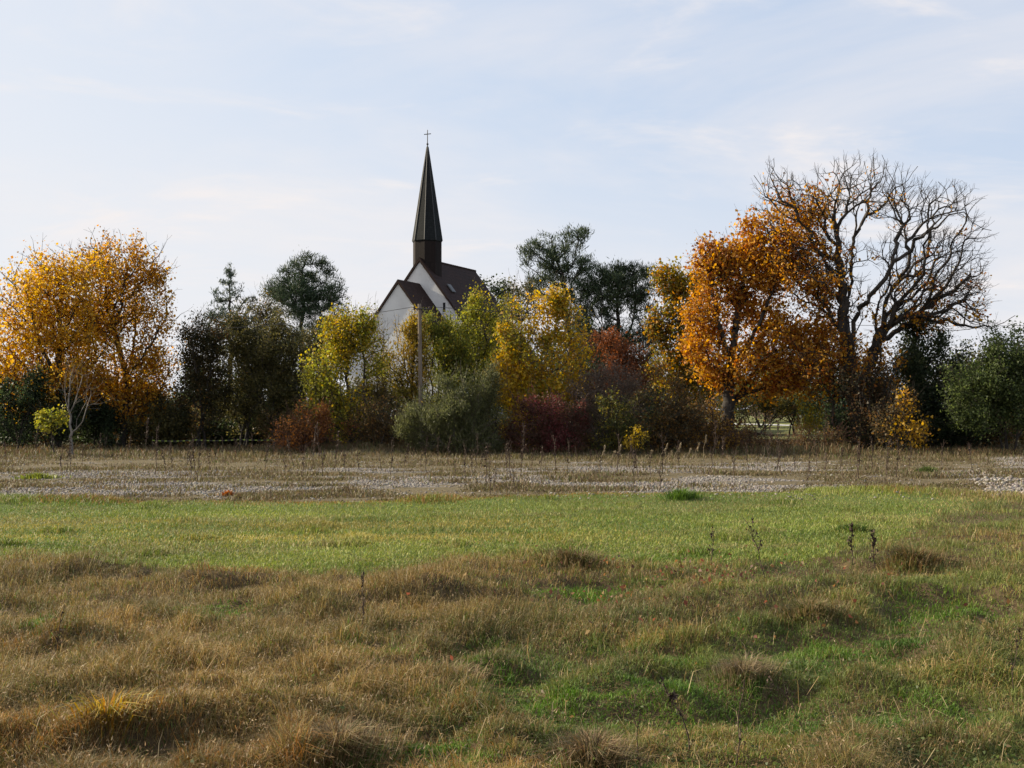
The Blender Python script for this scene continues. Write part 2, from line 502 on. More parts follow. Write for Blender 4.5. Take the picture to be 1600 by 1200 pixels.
for k in range(26):
    rc.rings([(0.10, 0), (0.13, 0.44)], 8, (0, 0))
    for i in range(len(rc.v) - 16, len(rc.v)):
        x, y, z = rc.v[i]; rc.v[i] = (x, 1.2 + z + k * 0.39 - 0.0, RZ + 0.30 + y)
rc.build("ridge_tile", M_TILE, rf)
# annex in front of the gable
A0 = at(621.5, 444, 107.0)
AL = 3.9; AR = A0[2] - zb; AW = 5.2
a = MB(); a.prism([(-AW, 0), (AW, 0), (AW, AR - AW * PT), (0, AR), (-AW, AR - AW * PT)], -AL, -0.003)
a.build("annex_wall", M_WHITE, ch)
r = MB(); roof(r, AW, AR, -AL - 0.14, -0.005); r.build("annex_roof", M_TILE, ch)
# slit window in the main gable
wx = 2.45; wz = at(692, 483, 111)[2] - zb
sw = MB(); sw.box(wx - 0.13, wx + 0.13, -0.006, 0.05, wz - 0.42, wz + 0.42)
so = sw.build("slit_window", M_DARK, ch)
sf = MB()
sf.box(wx - 0.19, wx - 0.13, -0.03, 0.02, wz - 0.45, wz + 0.45); sf.box(wx + 0.13, wx + 0.19, -0.03, 0.02, wz - 0.45, wz + 0.45)
sf.box(wx - 0.22, wx + 0.22, -0.06, 0.02, wz - 0.52, wz - 0.45)
sf.build("frame", M_WHITE, so)
# spire
TC = (0.0, 1.42)
z_sh = at(664, 377, 111.3)[2] - zb; z_ap = at(662, 226, 111.3)[2] - zb; z_cr = at(662, 203, 111.3)[2] - zb
R8 = 1.33; rot8 = math.radians(38.0) + TH
t = MB(); t.rings([(R8 - 0.02, RZ - 3.2), (R8 - 0.02, z_sh + 0.1)], 8, TC, rot8); tw = t.build("bell_tower", M_BOARD, ch)
t = MB(); t.rings([(R8 + 0.01, z_sh - 0.10), (R8 + 0.05, z_sh), (R8 * 0.06, z_ap - 0.25), (0.02, z_ap)], 8, TC, rot8)
sp_ = t.build("spire", M_SHINGLE, ch)
t = MB()
for k in range(8):
    an = rot8 + k * math.pi / 4
    t.bar((TC[0] + (R8 + 0.05) * math.cos(an), TC[1] + (R8 + 0.05) * math.sin(an), z_sh), (TC[0] + R8 * 0.06 * math.cos(an), TC[1] + R8 * 0.06 * math.sin(an), z_ap - 0.2), 0.045, 6, 0.03)
t.build("hip_capping", M_METAL, sp_)
t = MB()
t.bar((TC[0], TC[1], z_ap - 0.1), (TC[0], TC[1], z_cr), 0.045, 8, 0.035)
cz = z_cr - 0.38; ca = math.cos(0.0)
t.bar((TC[0] - 0.34, TC[1], cz), (TC[0] + 0.34, TC[1], cz), 0.04)
t.rings([(0.02, z_ap - 0.08), (0.10, z_ap), (0.10, z_ap + 0.08), (0.02, z_ap + 0.16)], 10, TC)
t.build("cross", M_METAL, ch)
# skylight on the right slope
sx = 1.95
t = MB()
nrm = Vector((math.sin(math.radians(52)), 0, math.cos(math.radians(52)))); dn = Vector((math.cos(math.radians(52)), 0, -math.sin(math.radians(52))))
c0 = Vector((sx, 1.9, RZ - sx * PT)) + nrm * 0.26
q = []
for k, (u, v_) in enumerate(((-0.45, -0.35), (0.45, -0.35), (0.45, 0.35), (-0.45, 0.35))):
    q.append(c0 + dn * u + Vector((0, v_, 0)))
q2 = [p + nrm * 0.09 for p in q]
t.poly([tuple(p) for p in q + q2], [(3, 2, 1, 0), (4, 5, 6, 7), (0, 1, 5, 4), (1, 2, 6, 5), (2, 3, 7, 6), (3, 0, 4, 7)])
mg, n_, l_, b_, o_ = new_mat("skylight_glass")
b_.inputs['Base Color'].default_value = (0.10, 0.10, 0.10, 1); b_.inputs['Roughness'].default_value = 0.5; b_.inputs['Specular IOR Level'].default_value = 0.2
t.build("skylight", mg, rf)

# ------------------------------------------------------------------ utility pole and wires
PB = at(658, 708, 61.0); PTOP = at(655.5, 475, 61.0)
pz = float(ground_z(PB[0], PB[1]))
pole = empty("utility_pole", (PB[0], PB[1], pz), "weathered round wooden utility pole rising from the grey-green willow shrub", "utility pole")
off = PTOP - np.array((PB[0], PB[1], pz))
m = MB(); m.bar((0, 0, -0.3), tuple(off), 0.118, 14, 0.090); m.build("pole", M_POLE, pole, smooth_shade=False)
m = MB()
m.bar((off[0] - 0.30, -0.06, off[2] - 0.24), (off[0] + 0.55, -0.06, off[2] - 0.24), 0.026, 8)
m.bar((off[0] - 0.1, -0.14, off[2] - 0.24), (off[0] + 0.1, -0.14, off[2] - 0.24), 0.03, 8)
m.build("bracket", M_METAL, pole)
ins = noise_mat("brown_porcelain", (0.03, 0.018, 0.014), (0.05, 0.03, 0.022), 5, 0.3)
for sx_ in (-0.26, 0.5):
    m = MB(); m.rings([(0.03, off[2] - 0.30), (0.062, off[2] - 0.27), (0.045, off[2] - 0.22), (0.058, off[2] - 0.18), (0.025, off[2] - 0.13)], 10, (off[0] + sx_, -0.06))
    m.build("insulator", ins, pole)
def wire(name, p, q, sag, label):
    mb = MB(); p, q = np.array(p), np.array(q); N = 26; prev = None
    for k in range(N + 1):
        tt = k / N
        c = p * (1 - tt) + q * tt - np.array((0, 0, sag * 4 * tt * (1 - tt)))
        if prev is not None: mb.bar(tuple(prev), tuple(c), 0.013, 5)
        prev = c
    tag(mb.build(name, M_METAL), label, "wire")
wp = np.array((PB[0], PB[1], pz)) + np.array((off[0], -0.06, off[2] - 0.14))
wire("overhead_wire", wp + np.array((-0.26, 0, 0)), at(260, 516, 66), 0.25, "thin overhead wire running left from the pole across the white church gable")
wire("overhead_wire", wp + np.array((0.50, 0, 0)), at(1740, 506, 76), 0.45, "thin overhead wire running right from the pole past the yellow trees")

# ------------------------------------------------------------------ trees
def limb_nodes(polys, D, step=0.35, gnarl=0.14):
    out = []
    for pl in polys:
        P = np.array([at(p[0], p[1], D + (p[2] if len(p) > 2 else 0.0)) for p in pl])
        res = [P[0]]
        for a_, b_ in zip(P[:-1], P[1:]):
            n = max(1, int(np.linalg.norm(b_ - a_) / step))
            for k in range(1, n + 1):
                res.append(a_ + (b_ - a_) * k / n)
        res = np.array(res)
        if len(res) > 4:
            res[1:-1] += rng.normal(0, step * gnarl, (len(res) - 2, 3))
        out.append(res)
    return out

def grow(limbs, pts, bf=0.35):
    P = []; par = []; pl = []
    for li, L in enumerate(limbs):
        if P and li > 0:
            A = np.array(P); d = np.linalg.norm(A - L[0], axis=1); j = int(d.argmin())
            if d[j] > 0.01:
                P.append(L[0]); par.append(j); pl.append(pl[j] + d[j]); j = len(P) - 1
        else:
            P.append(L[0]); par.append(-1); pl.append(0.0); j = 0
        for q in L[1:]:
            d = float(np.linalg.norm(q - P[j]))
            P.append(q); par.append(j); pl.append(pl[j] + d); j = len(P) - 1
    n0 = len(P)
    N = len(pts)
    if N:
        A = np.array(P); L_ = np.array(pl)
        d = np.linalg.norm(pts[:, None, :] - A[None], axis=2) if N * n0 < 4e6 else None
        cost = d + bf * L_[None]
        bp = cost.argmin(1); bc = cost.min(1)
        bd = d[np.arange(N), bp]
        alive = np.ones(N, bool)
        for _ in range(N):
            i = int(np.where(alive, bc, 1e9).argmin())
            alive[i] = False
            P.append(pts[i]); par.append(int(bp[i])); pl.append(pl[bp[i]] + bd[i])
            j = len(P) - 1
            dd = np.linalg.norm(pts - pts[i], axis=1)
            cc = dd + bf * pl[j]
            u = cc < bc
            bc[u] = cc[u]; bp[u] = j; bd[u] = dd[u]
    P = np.array(P); par = np.array(par)
    n = len(P)
    for _ in range(2):                     # ease the kinks
        s = np.zeros((n, 3)); c = np.zeros(n)
        np.add.at(s, par[1:], P[1:]); np.add.at(c, par[1:], 1)
        has = (c > 0) & (np.arange(n) >= n0)
        Q = P.copy()
        Q[has] = 0.5 * P[has] + 0.3 * P[par[has]] + 0.2 * s[has] / c[has][:, None]
        P = Q
    tips = np.zeros(n); ch_ = np.zeros(n, int)
    np.add.at(ch_, par[1:], 1)
    tips[ch_ == 0] = 1
    depth = np.zeros(n, int)
    for i in range(n - 1, 0, -1):          # children always come after parents
        tips[par[i]] += tips[i]
    return P, par, tips, ch_ == 0, n0

def tubes(P0, P1, R0, R1, n=5):
    d = P1 - P0
    ln = np.linalg.norm(d, axis=1, keepdims=True); ln[ln == 0] = 1e-6
    d = d / ln
    ref = np.where(np.abs(d[:, 2:3]) < 0.9, np.array([[0, 0, 1.0]]), np.array([[1.0, 0, 0]]))
    u = np.cross(d, ref); u /= np.linalg.norm(u, axis=1, keepdims=True)
    w_ = np.cross(d, u)
    ang = np.arange(n) * 2 * math.pi / n
    ca, sa = np.cos(ang), np.sin(ang)
    ring = u[:, None, :] * ca[None, :, None] + w_[:, None, :] * sa[None, :, None]
    P1 = P1 + d * R1[:, None] * 0.5
    V = np.concatenate([P0[:, None] + ring * R0[:, None, None], P1[:, None] + ring * R1[:, None, None]], 1)
    m = len(P0)
    base = np.arange(m)[:, None] * (2 * n)
    k = np.arange(n); k2 = (k + 1) % n
    f = np.stack([base + k, base + k2, base + n + k2, base + n + k], 2).reshape(-1, 4)
    return V.reshape(-1, 3), f

def unit(v): return v / np.maximum(np.linalg.norm(v, axis=-1, keepdims=True), 1e-9)

def leaf_quads(C, U, L, W, fold=0.25):
    """diamond leaves: centre, long axis, length, width"""
    U = unit(U)
    R = unit(rng.normal(size=C.shape))
    V = unit(np.cross(U, R)); Nn = np.cross(U, V)
    L = L[:, None]; W = W[:, None]
    a = C - U * L * 0.5; b = C + V * W * 0.5 + Nn * W * fold - U * L * 0.08; c = C + U * L * 0.5; d = C - V * W * 0.5 + Nn * W * fold - U * L * 0.08
    Vt = np.stack([a, b, c, d], 1).reshape(-1, 3)
    f = np.arange(len(C) * 4).reshape(-1, 4)
    return Vt, f

def crown_points(crown, D, n, yf, gap, seed, zmin):
    E = []
    for e in crown:
        c = at(e[0], e[1], D + (e[4] if len(e) > 4 else 0.0))
        k = D / F * 1.10
        E.append((c, e[2] * k, e[2] * k * yf, e[3] * k))
    vol = np.array([a * b * c for _, a, b, c in E]) ** 0.72
    vol = vol / vol.sum()
    out = []
    tot = 0
    while tot < n:
        i = rng.choice(len(E), 400, p=vol)
        v = unit(rng.normal(size=(400, 3))) * (rng.random((400, 1)) ** 0.42)
        p = np.array([E[j][0] for j in i]) + v * np.array([E[j][1:] for j in i])
        keep = (noise3(p * 0.7, seed) > gap + 0.03) & (p[:, 2] > zmin)
        p = p[keep]; out.append(p); tot += len(p)
    area = sum(math.pi * e[2] * e[3] for e in crown) * 0.72
    return np.concatenate(out)[:n], area

def palette_pick(pal, n, key):
    """pal: list of (rgb, weight); key in 0..1 clumps the choice"""
    w_ = np.cumsum([p[1] for p in pal]); w_ = w_ / w_[-1]
    i = np.searchsorted(w_, np.clip(key, 0, 0.999))
    c = np.array([p[0] for p in pal])[i]
    return c

def tree(name, label, cat, base, D, crown, pal, n=260, limbs=None, stems=1, rb=0.16, rt=0.012, bark=None, leaf=(0.12, 0.10), cov=3.0, spread=0.35, style='leaf',
         yf=0.85, gap=0.28, bf=0.35, group=None, seed=1, leaf_nodes=None, lift=None, up=0.0, leaf_keep=None, crownname="crown", maxleaf=45000, split=None, lobes=None, twigs=None, twiglen=1.0, lobe=(0.62, 1.35), limb_min=0.0, gnarl=0.14):
    global rng
    rng = np.random.default_rng(seed * 101 + 13)
    bark = bark or M_BARK
    if lobes is None: lobes = 0 if style == 'needle' or limbs and cov == 0 else 3
    if twigs is None: twigs = 0 if style == 'needle' else 1
    b = at(base[0], base[1], D)
    gz = float(ground_z(b[0], b[1]))
    B = np.array((b[0], b[1], gz))
    root = empty(name, B, label, cat, group)
    if lobes:
        extra = []
        for c_ in crown:
            for _ in range(lobes):
                a_ = rng.uniform(-0.5, math.pi + 0.5); q_ = rng.uniform(0.22, 0.45); k_ = rng.uniform(0.75, 1.02)
                extra.append((c_[0] + c_[2] * k_ * math.cos(a_), c_[1] - c_[3] * k_ * math.sin(a_), max(5, c_[2] * q_ * lobe[0]), max(6, c_[3] * q_ * lobe[1])))
        crown = [(c_[0], c_[1], c_[2] * 0.90, c_[3] * 0.90) for c_ in crown] + extra
    pts, area = crown_points(crown, D, n, yf, gap, seed, gz + 0.25)
    L = []
    if limbs:
        L = limb_nodes(limbs, D, gnarl=gnarl)
        L[0][0, 2] = min(L[0][0, 2], gz - 0.1)
    else:
        cz = np.mean([c[1] for c in crown]); lowest = max(c[1] + c[3] for c in crown)
        for s in range(stems):
            tgt = pts[rng.integers(len(pts))] if stems > 1 else np.array((*pts[:, :2].mean(0), pts[:, 2].max() * 0.8 + gz * 0.2))
            p0 = B + np.array((rng.normal(0, 0.25), rng.normal(0, 0.2), -0.1)) * (1 if stems > 1 else 0.02)
            N = max(4, int(np.linalg.norm(tgt - p0) / 0.4))
            q = np.linspace(0, 1, N)[:, None]
            path = p0 * (1 - q) + tgt * q
            path[:, 2] += 0.35 * np.sin(q[:, 0] * math.pi) * (1 if stems > 1 else 0)
            path[1:-1] += rng.normal(0, 0.06, (N - 2, 3))
            L.append(path)
    if stems > 1 and not limbs:
        Ps = [B + np.array((0, 0, -0.15))]
        L = [np.array([B + np.array((0, 0, -0.2)), B + np.array((0, 0, -0.1))])] + L
    P, par, tips, term, n0 = grow(L, pts, bf)
    ex = math.log(rb / rt) / max(math.log(max(tips[0], 2)), 0.1)
    if stems > 1 and not limbs: ex = math.log(rb / rt) / max(math.log(max(tips[0] / stems, 2)), 0.1)
    R = rt * tips ** ex
    R = np.minimum(R, rb * 1.05)
    if limb_min:                           # the great limbs stay stout and taper over their last metres
        rem = np.zeros(n0)
        for i in range(n0 - 1, 0, -1): rem[par[i]] = max(rem[par[i]], rem[i] + 1)
        R[:n0] = np.maximum(R[:n0], limb_min * np.clip(rem / 10.0, 0.16, 1.0))
    Pl = P - B
    P_, par_, R_, Pl_ = P, par, R, Pl      # without the last fine twigs: these carry the leaves
    if twigs:
        ti = np.where(term)[0]; ti = ti[ti >= min(n0, len(P) - 1)]
        ti = np.repeat(ti, twigs); m_ = len(ti); nP = len(P)
        mid = np.median(Pl, axis=0) * np.array((1, 1, 0.75))
        d0 = unit(unit(Pl[ti] - Pl[par[ti]]) * 0.8 + unit(Pl[ti] - mid) * 0.6 + rng.normal(0, 0.42, (m_, 3)) + np.array((0, 0, 0.22)))
        ln_ = (0.30 + 0.65 * rng.random((m_, 1))) * twiglen
        B_ = Pl[ti] + d0 * ln_ * 0.55
        C_ = B_ + unit(d0 + rng.normal(0, 0.3, (m_, 3)) + np.array((0, 0, 0.2))) * ln_ * 0.5
        S_ = B_ + unit(d0 + rng.normal(0, 0.7, (m_, 3))) * ln_ * 0.4
        Pl = np.concatenate([Pl, B_, C_, S_]); P = Pl + B
        ib = nP + np.arange(m_)
        par = np.concatenate([par, ti, ib, ib]); tips = np.concatenate([tips, np.ones(3 * m_)])
        R = np.concatenate([R, np.full(m_, rt * 0.5), np.full(m_, rt * 0.3), np.full(m_, rt * 0.3)])
    e = np.arange(1, len(P))
    r1 = R[e]; r0 = np.minimum(R[par[e]], r1 * 1.35)
    thick = r1 > max(rb * 0.33, rt * 2.5)
    own = np.zeros(len(P), int)            # 0: trunk, else the limb a node belongs to
    if split:
        for i in range(1, len(P)):
            p_ = par[i]
            if own[p_]: own[i] = own[p_]
            elif not (thick[i - 1] and tips[i] > split[1]): own[i] = i
        ids, cnt = np.unique(own[own > 0], return_counts=True)
        for j, c_ in zip(ids, cnt):
            if c_ < split[0]: own[own == j] = 0
    for j in np.unique(own[1:]):
        sel = own[e] == j
        Vs, fs_, off_ = [], [], 0
        first = {}; last = {}
        for q, ns in ((sel & thick, 8), (sel & ~thick, 4)):
            if q.sum() == 0: continue
            V, f = tubes(Pl[par[e[q]]], Pl[e[q]], r0[q], r1[q], ns)
            for k_, ed in enumerate(e[q]):
                first[ed] = off_ + k_ * 2 * ns; last[ed] = first[ed] + ns
            Vs.append(V); fs_.append(f + off_); off_ += len(V)
        Vs = np.concatenate(Vs); mp_ = np.arange(len(Vs)); anchor = None
        for ed in first:                   # every piece of wood is joined to the one it grows from
            pe = par[ed]
            if pe in last: mp_[first[ed]] = last[pe]
            elif anchor is None: anchor = first[ed]
            else: mp_[first[ed]] = anchor
        fs_ = [mp_[f] for f in fs_]
        used = np.unique(np.concatenate([f.ravel() for f in fs_])); inv = np.zeros(len(Vs), int); inv[used] = np.arange(len(used))
        np_mesh("trunk" if j == 0 else "branch", Vs[used], [inv[f] for f in fs_], bark, root, smooth_shade=True)
    if cov > 0:
        P, par, R, Pl = P_, par_, R_, Pl_
        kk = F / D
        la = (leaf[0] * kk) * (leaf[1] * kk) * 0.5 * 0.6
        N = int(min(maxleaf, cov * area / la))
        thin = R < rt * (2.6 if style != 'needle' else 1.6)
        cand = np.where(thin & (np.arange(len(P)) >= min(n0, len(P) - 1)))[0]
        if leaf_keep is not None:
            kpx, kpy = proj(P[cand, 0], P[cand, 1], P[cand, 2])
            cand = cand[leaf_keep(kpx, kpy, rng.random(len(cand)))]
        if len(cand) == 0: return root
        wgt = (0.22 + rng.random(len(cand)) ** 2) * (0.38 + smooth(0.36, 0.62, noise3(P[cand] * 1.1, seed + 9)))
        src = rng.choice(cand, N, p=wgt / wgt.sum())
        jit = rng.normal(0, 1, (N, 3)) * spread * 0.85
        if style == 'needle': jit *= np.array((1, 1, 0.75))
        tpos = rng.random((N, 1))
        C = Pl[src] * tpos + Pl[par[src]] * (1 - tpos) + jit
        C[:, 2] = np.maximum(C[:, 2], 0.08)
        cid = noise3(P[src] * 0.8, seed + 3)
        key = np.clip((cid - 0.5) * 1.5 + 0.5, 0, 1) * 0.55 + rng.random(N) * 0.45
        col = palette_pick(pal, N, np.clip((key - 0.5) * 1.15 + 0.5, 0, 1)) * (0.72 + 0.5 * rng.random((N, 1)))
        ls = 0.45 + 1.05 * rng.random(N) ** 1.7
        out = unit(C - Pl[par[src]] + 1e-6)
        if style == 'needle':
            U = out * 0.7 + rng.normal(size=(N, 3)) * 0.5 + np.array((0, 0, 0.8 + up))
        elif style == 'willow':
            U = rng.normal(size=(N, 3)) * 0.5 + out * 0.5 + np.array((0, 0, 0.8 + up))
        else:
            U = rng.normal(size=(N, 3)) + np.array((0, 0, up))
        V, f = leaf_quads(C, U, leaf[0] * ls, leaf[1] * ls)
        np_mesh(crownname, V, [f], M_NEEDLE if style == 'needle' else M_LEAF, root, colors=col)
    return root

# palettes (real leaf colours)
GOLD = [((0.50, 0.27, 0.028), 4), ((0.56, 0.35, 0.045), 3), ((0.42, 0.18, 0.018), 2), ((0.30, 0.15, 0.03), 1)]
AMBER = [((0.48, 0.25, 0.026), 4), ((0.40, 0.18, 0.020), 2.5), ((0.54, 0.33, 0.042), 3), ((0.26, 0.12, 0.024), 1.0)]
RUST = [((0.45, 0.19, 0.026), 4), ((0.54, 0.29, 0.045), 3.4), ((0.31, 0.10, 0.017), 2.4), ((0.17, 0.075, 0.022), 1.5), ((0.22, 0.19, 0.035), 0.9)]
YELL = [((0.42, 0.30, 0.030), 4), ((0.30, 0.25, 0.030), 3), ((0.20, 0.20, 0.030), 2), ((0.46, 0.26, 0.024), 2)]
GYEL = [((0.31, 0.28, 0.042), 4), ((0.21, 0.225, 0.036), 3), ((0.42, 0.32, 0.036), 2.5), ((0.13, 0.15, 0.028), 1.2)]
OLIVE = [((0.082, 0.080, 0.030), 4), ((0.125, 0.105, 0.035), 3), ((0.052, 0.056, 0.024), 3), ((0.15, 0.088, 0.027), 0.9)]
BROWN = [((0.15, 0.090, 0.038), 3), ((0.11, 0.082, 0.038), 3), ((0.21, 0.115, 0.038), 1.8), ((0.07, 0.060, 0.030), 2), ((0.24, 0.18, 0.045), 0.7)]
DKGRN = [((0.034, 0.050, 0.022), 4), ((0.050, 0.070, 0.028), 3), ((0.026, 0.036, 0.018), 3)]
PINE = [((0.046, 0.074, 0.036), 4), ((0.070, 0.100, 0.046), 3), ((0.030, 0.046, 0.026), 2)]
SPRU = [((0.085, 0.115, 0.085), 4), ((0.11, 0.14, 0.10), 2), ((0.055, 0.075, 0.055), 3)]
APPLE = [((0.058, 0.082, 0.028), 4), ((0.095, 0.120, 0.038), 3), ((0.034, 0.048, 0.02), 3), ((0.20, 0.16, 0.04), 0.5)]
WILLO = [((0.145, 0.15, 0.062), 4), ((0.085, 0.095, 0.040), 3.5), ((0.165, 0.17, 0.09), 2), ((0.15, 0.11, 0.03), 1.6)]
CRIMS = [((0.075, 0.050, 0.030), 3.5), ((0.10, 0.042, 0.034), 3.5), ((0.19, 0.050, 0.052), 3.6), ((0.27, 0.085, 0.085), 1.8)]
REDBR = [((0.20, 0.09, 0.042), 4), ((0.32, 0.14, 0.042), 2.5), ((0.12, 0.065, 0.036), 3)]
DRYGR = [((0.18, 0.135, 0.105), 3), ((0.13, 0.098, 0.075), 3), ((0.23, 0.165, 0.115), 1.5)]

# maples on the left
tree("maple_tree", "big golden maple with the brightest yellow crown at the left edge", "tree", (88, 696), 66,
     [(130, 440, 60, 54), (40, 520, 75, 110), (95, 468, 85, 82), (75, 590, 95, 60), (5, 560, 50, 80), (130, 510, 60, 90), (60, 438, 42, 40)], GOLD, n=1000,
     limbs=[[(90, 698), (91, 640), (92, 560), (92, 500), (96, 440), (100, 395)], [(92, 600), (62, 540, -.8), (45, 470, -1.5), (35, 430, -2)], [(92, 560), (68, 500, 1), (58, 460, 1.6)],
            [(92, 590), (60, 560, 1), (20, 530, 1.6), (-10, 500, 2)], [(92, 540), (125, 470, -.6), (140, 420, -1)]],
     rb=0.24, split=(40, 40), rt=0.015, leaf=(0.14, 0.12), cov=1.55, spread=0.40, seed=2, group="maples at the left", gap=0.22, lobes=0)
tree("maple_tree", "rust-topped golden maple with thinning crown right of the brightest maple", "tree", (188, 698), 68,
     [(245, 520, 48, 70), (215, 440, 52, 62), (150, 500, 60, 70), (225, 610, 54, 50), (175, 455, 75, 88), (225, 470, 55, 85), (240, 560, 50, 70), (190, 590, 90, 60), (130, 600, 60, 55), (165, 400, 55, 34), (205, 640, 55, 25)], AMBER, n=1300,
     limbs=[[(190, 700), (197, 640), (200, 600), (185, 540), (168, 480), (160, 420), (158, 385)], [(197, 600), (212, 520, 1), (215, 460, 1.4), (225, 410, 1.6)], [(200, 590), (235, 540, -1), (262, 480, -1.8)],
            [(166, 700, 1), (165, 600, .6), (162, 500, .5), (150, 440, 0)], [(180, 520), (195, 450, -1), (190, 390, -1.4)]],
     rb=0.22, split=(40, 40), rt=0.015, leaf=(0.135, 0.115), cov=1.35, spread=0.30, seed=3, group="maples at the left", gap=0.22, lobes=1, lobe=(1, 1),
     leaf_keep=lambda x, y, r: r < np.where((y < 520) & (x > 170), 0.75, np.where(y < 440, 0.75, 1.0)))
# pale bare sapling and its small neighbour
tree("bare_sapling", "leafless pale-barked sapling with forked stems in front of the golden maples", "tree", (113, 713), 57.5, [(116, 600, 30, 34), (138, 622, 20, 28), (98, 612, 12, 20)], GOLD, n=90,
     limbs=[[(113, 713), (112, 695), (110, 683), (113, 674)], [(112, 676), (109, 652), (107, 636), (100, 612), (93, 598)], [(107, 636), (109, 610), (113, 585), (117, 570)],
            [(109, 645), (116, 632), (121, 615), (126, 600)], [(113, 675), (119, 668), (129, 660), (137, 640), (142, 618)], [(119, 670), (120, 655), (128, 640), (138, 622)]],
     rb=0.065, rt=0.0065, bark=M_BARK_P, cov=0, seed=4, yf=0.5)
tree("yellow_sapling", "small yellow-green sapling left of the pale bare sapling", "tree", (86, 712), 58, [(84, 660, 22, 22), (96, 650, 14, 14), (72, 655, 14, 12)], GYEL, n=90, rb=0.035, rt=0.006,
     leaf=(0.13, 0.11), cov=1.7, spread=0.16, seed=5)
# dark undergrowth left
k = 0
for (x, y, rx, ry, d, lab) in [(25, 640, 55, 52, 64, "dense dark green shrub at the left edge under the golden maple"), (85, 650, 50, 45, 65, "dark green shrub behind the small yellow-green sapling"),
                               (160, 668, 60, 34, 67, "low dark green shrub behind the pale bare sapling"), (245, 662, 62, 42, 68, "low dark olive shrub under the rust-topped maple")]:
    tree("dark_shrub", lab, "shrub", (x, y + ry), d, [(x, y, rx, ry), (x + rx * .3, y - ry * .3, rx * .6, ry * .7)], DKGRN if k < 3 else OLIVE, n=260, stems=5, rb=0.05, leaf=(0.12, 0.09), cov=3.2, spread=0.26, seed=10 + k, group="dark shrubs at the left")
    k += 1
# conifers left
spr = [(360, 424, 6, 14), (360, 442, 16, 4), (358, 455, 30, 5), (364, 468, 24, 5), (358, 480, 36, 6), (362, 494, 40, 6), (360, 508, 42, 7), (362, 525, 44, 9), (360, 548, 46, 12), (390, 470, 14, 8), (334, 492, 20, 5), (388, 500, 22, 10), (340, 470, 14, 4)]
tree("spruce_tree", "pale blue-green spruce with open pointed top left of the pine", "tree", (360, 700), 76, spr, SPRU, n=520, limbs=[[(360, 702), (360, 600), (360, 500), (360, 414)]], rb=0.15, rt=0.012,
     leaf=(0.22, 0.05), cov=2.6, spread=0.14, style='needle', bf=0.15, seed=20, gap=0.2, yf=1.0)
pn = [(475, 428, 30, 30), (460, 452, 42, 24), (502, 448, 38, 24), (472, 402, 14, 14), (496, 412, 14, 16), (455, 480, 48, 28), (505, 482, 44, 30), (480, 520, 62, 34), (470, 565, 66, 36), (515, 535, 44, 40), (430, 530, 40, 36), (524, 450, 18, 18), (428, 452, 18, 16), (445, 425, 12, 14), (515, 428, 12, 18), (476, 394, 5, 16), (488, 400, 5, 16), (462, 408, 6, 16), (505, 412, 5, 18), (530, 440, 5, 16), (420, 445, 5, 12)]
tree("pine_tree", "bushy dark green pine between the spruce and the church", "tree", (472, 700), 78, pn, PINE, n=1250, limbs=[[(472, 702), (473, 600), (472, 500), (474, 395)]], rb=0.17, rt=0.014,
     leaf=(0.24, 0.040), cov=2.0, spread=0.22, style='needle', bf=0.2, seed=21, gap=0.34, yf=0.9)
# shaded broadleaf trees behind the tape
k = 0
for (x, cr, d, lab, pal) in [
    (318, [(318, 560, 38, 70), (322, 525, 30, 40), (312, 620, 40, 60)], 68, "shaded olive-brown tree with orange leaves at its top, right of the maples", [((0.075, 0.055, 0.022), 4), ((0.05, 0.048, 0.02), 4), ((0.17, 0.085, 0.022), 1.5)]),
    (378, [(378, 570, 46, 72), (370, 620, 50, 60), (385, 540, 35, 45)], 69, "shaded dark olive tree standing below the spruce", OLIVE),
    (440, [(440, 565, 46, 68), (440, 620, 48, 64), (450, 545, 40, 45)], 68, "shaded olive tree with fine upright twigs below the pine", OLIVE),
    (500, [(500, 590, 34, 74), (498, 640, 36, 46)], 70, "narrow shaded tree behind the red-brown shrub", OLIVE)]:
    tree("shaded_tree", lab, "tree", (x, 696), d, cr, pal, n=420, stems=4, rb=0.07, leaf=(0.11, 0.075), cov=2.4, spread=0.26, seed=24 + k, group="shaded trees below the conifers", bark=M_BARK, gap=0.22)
    k += 1
# yellow-green trees round the church
tree("birch_tree", "yellow-green birch left of the church with sunlit small leaves", "tree", (538, 694), 62, [(540, 515, 40, 46), (522, 580, 48, 60), (562, 560, 40, 65), (535, 640, 48, 48), (500, 620, 24, 40)], GYEL[:2] + [((0.40, 0.29, 0.03), 4.5), ((0.42, 0.22, 0.022), 1.0)],
     n=760, limbs=[[(548, 696), (545, 640), (543, 580), (540, 500), (541, 472)]], rb=0.11, leaf=(0.12, 0.10), cov=2.3, spread=0.26, seed=31, gap=0.28)
tree("bare_shrub", "thin grey-brown nearly leafless tree in front of the white church gable", "tree", (588, 690), 64, [(590, 570, 24, 62), (585, 620, 30, 60), (600, 600, 22, 50)], [((0.16, 0.13, 0.07), 3), ((0.22, 0.18, 0.05), 2)], n=420, stems=5, rb=0.04, rt=0.009,
     bark=M_BARK_G, leaf=(0.09, 0.06), cov=1.0, spread=0.18, seed=32, gap=0.15)
tree("red_brown_shrub", "red-brown half-bare shrub below the yellow-green birch", "shrub", (472, 708), 60, [(465, 672, 34, 34), (490, 655, 30, 32), (455, 690, 26, 20), (505, 672, 20, 30)], REDBR, n=420, stems=9, rb=0.03, rt=0.008, bark=M_BARK_R,
     leaf=(0.10, 0.075), cov=1.3, spread=0.17, seed=33, gap=0.2)
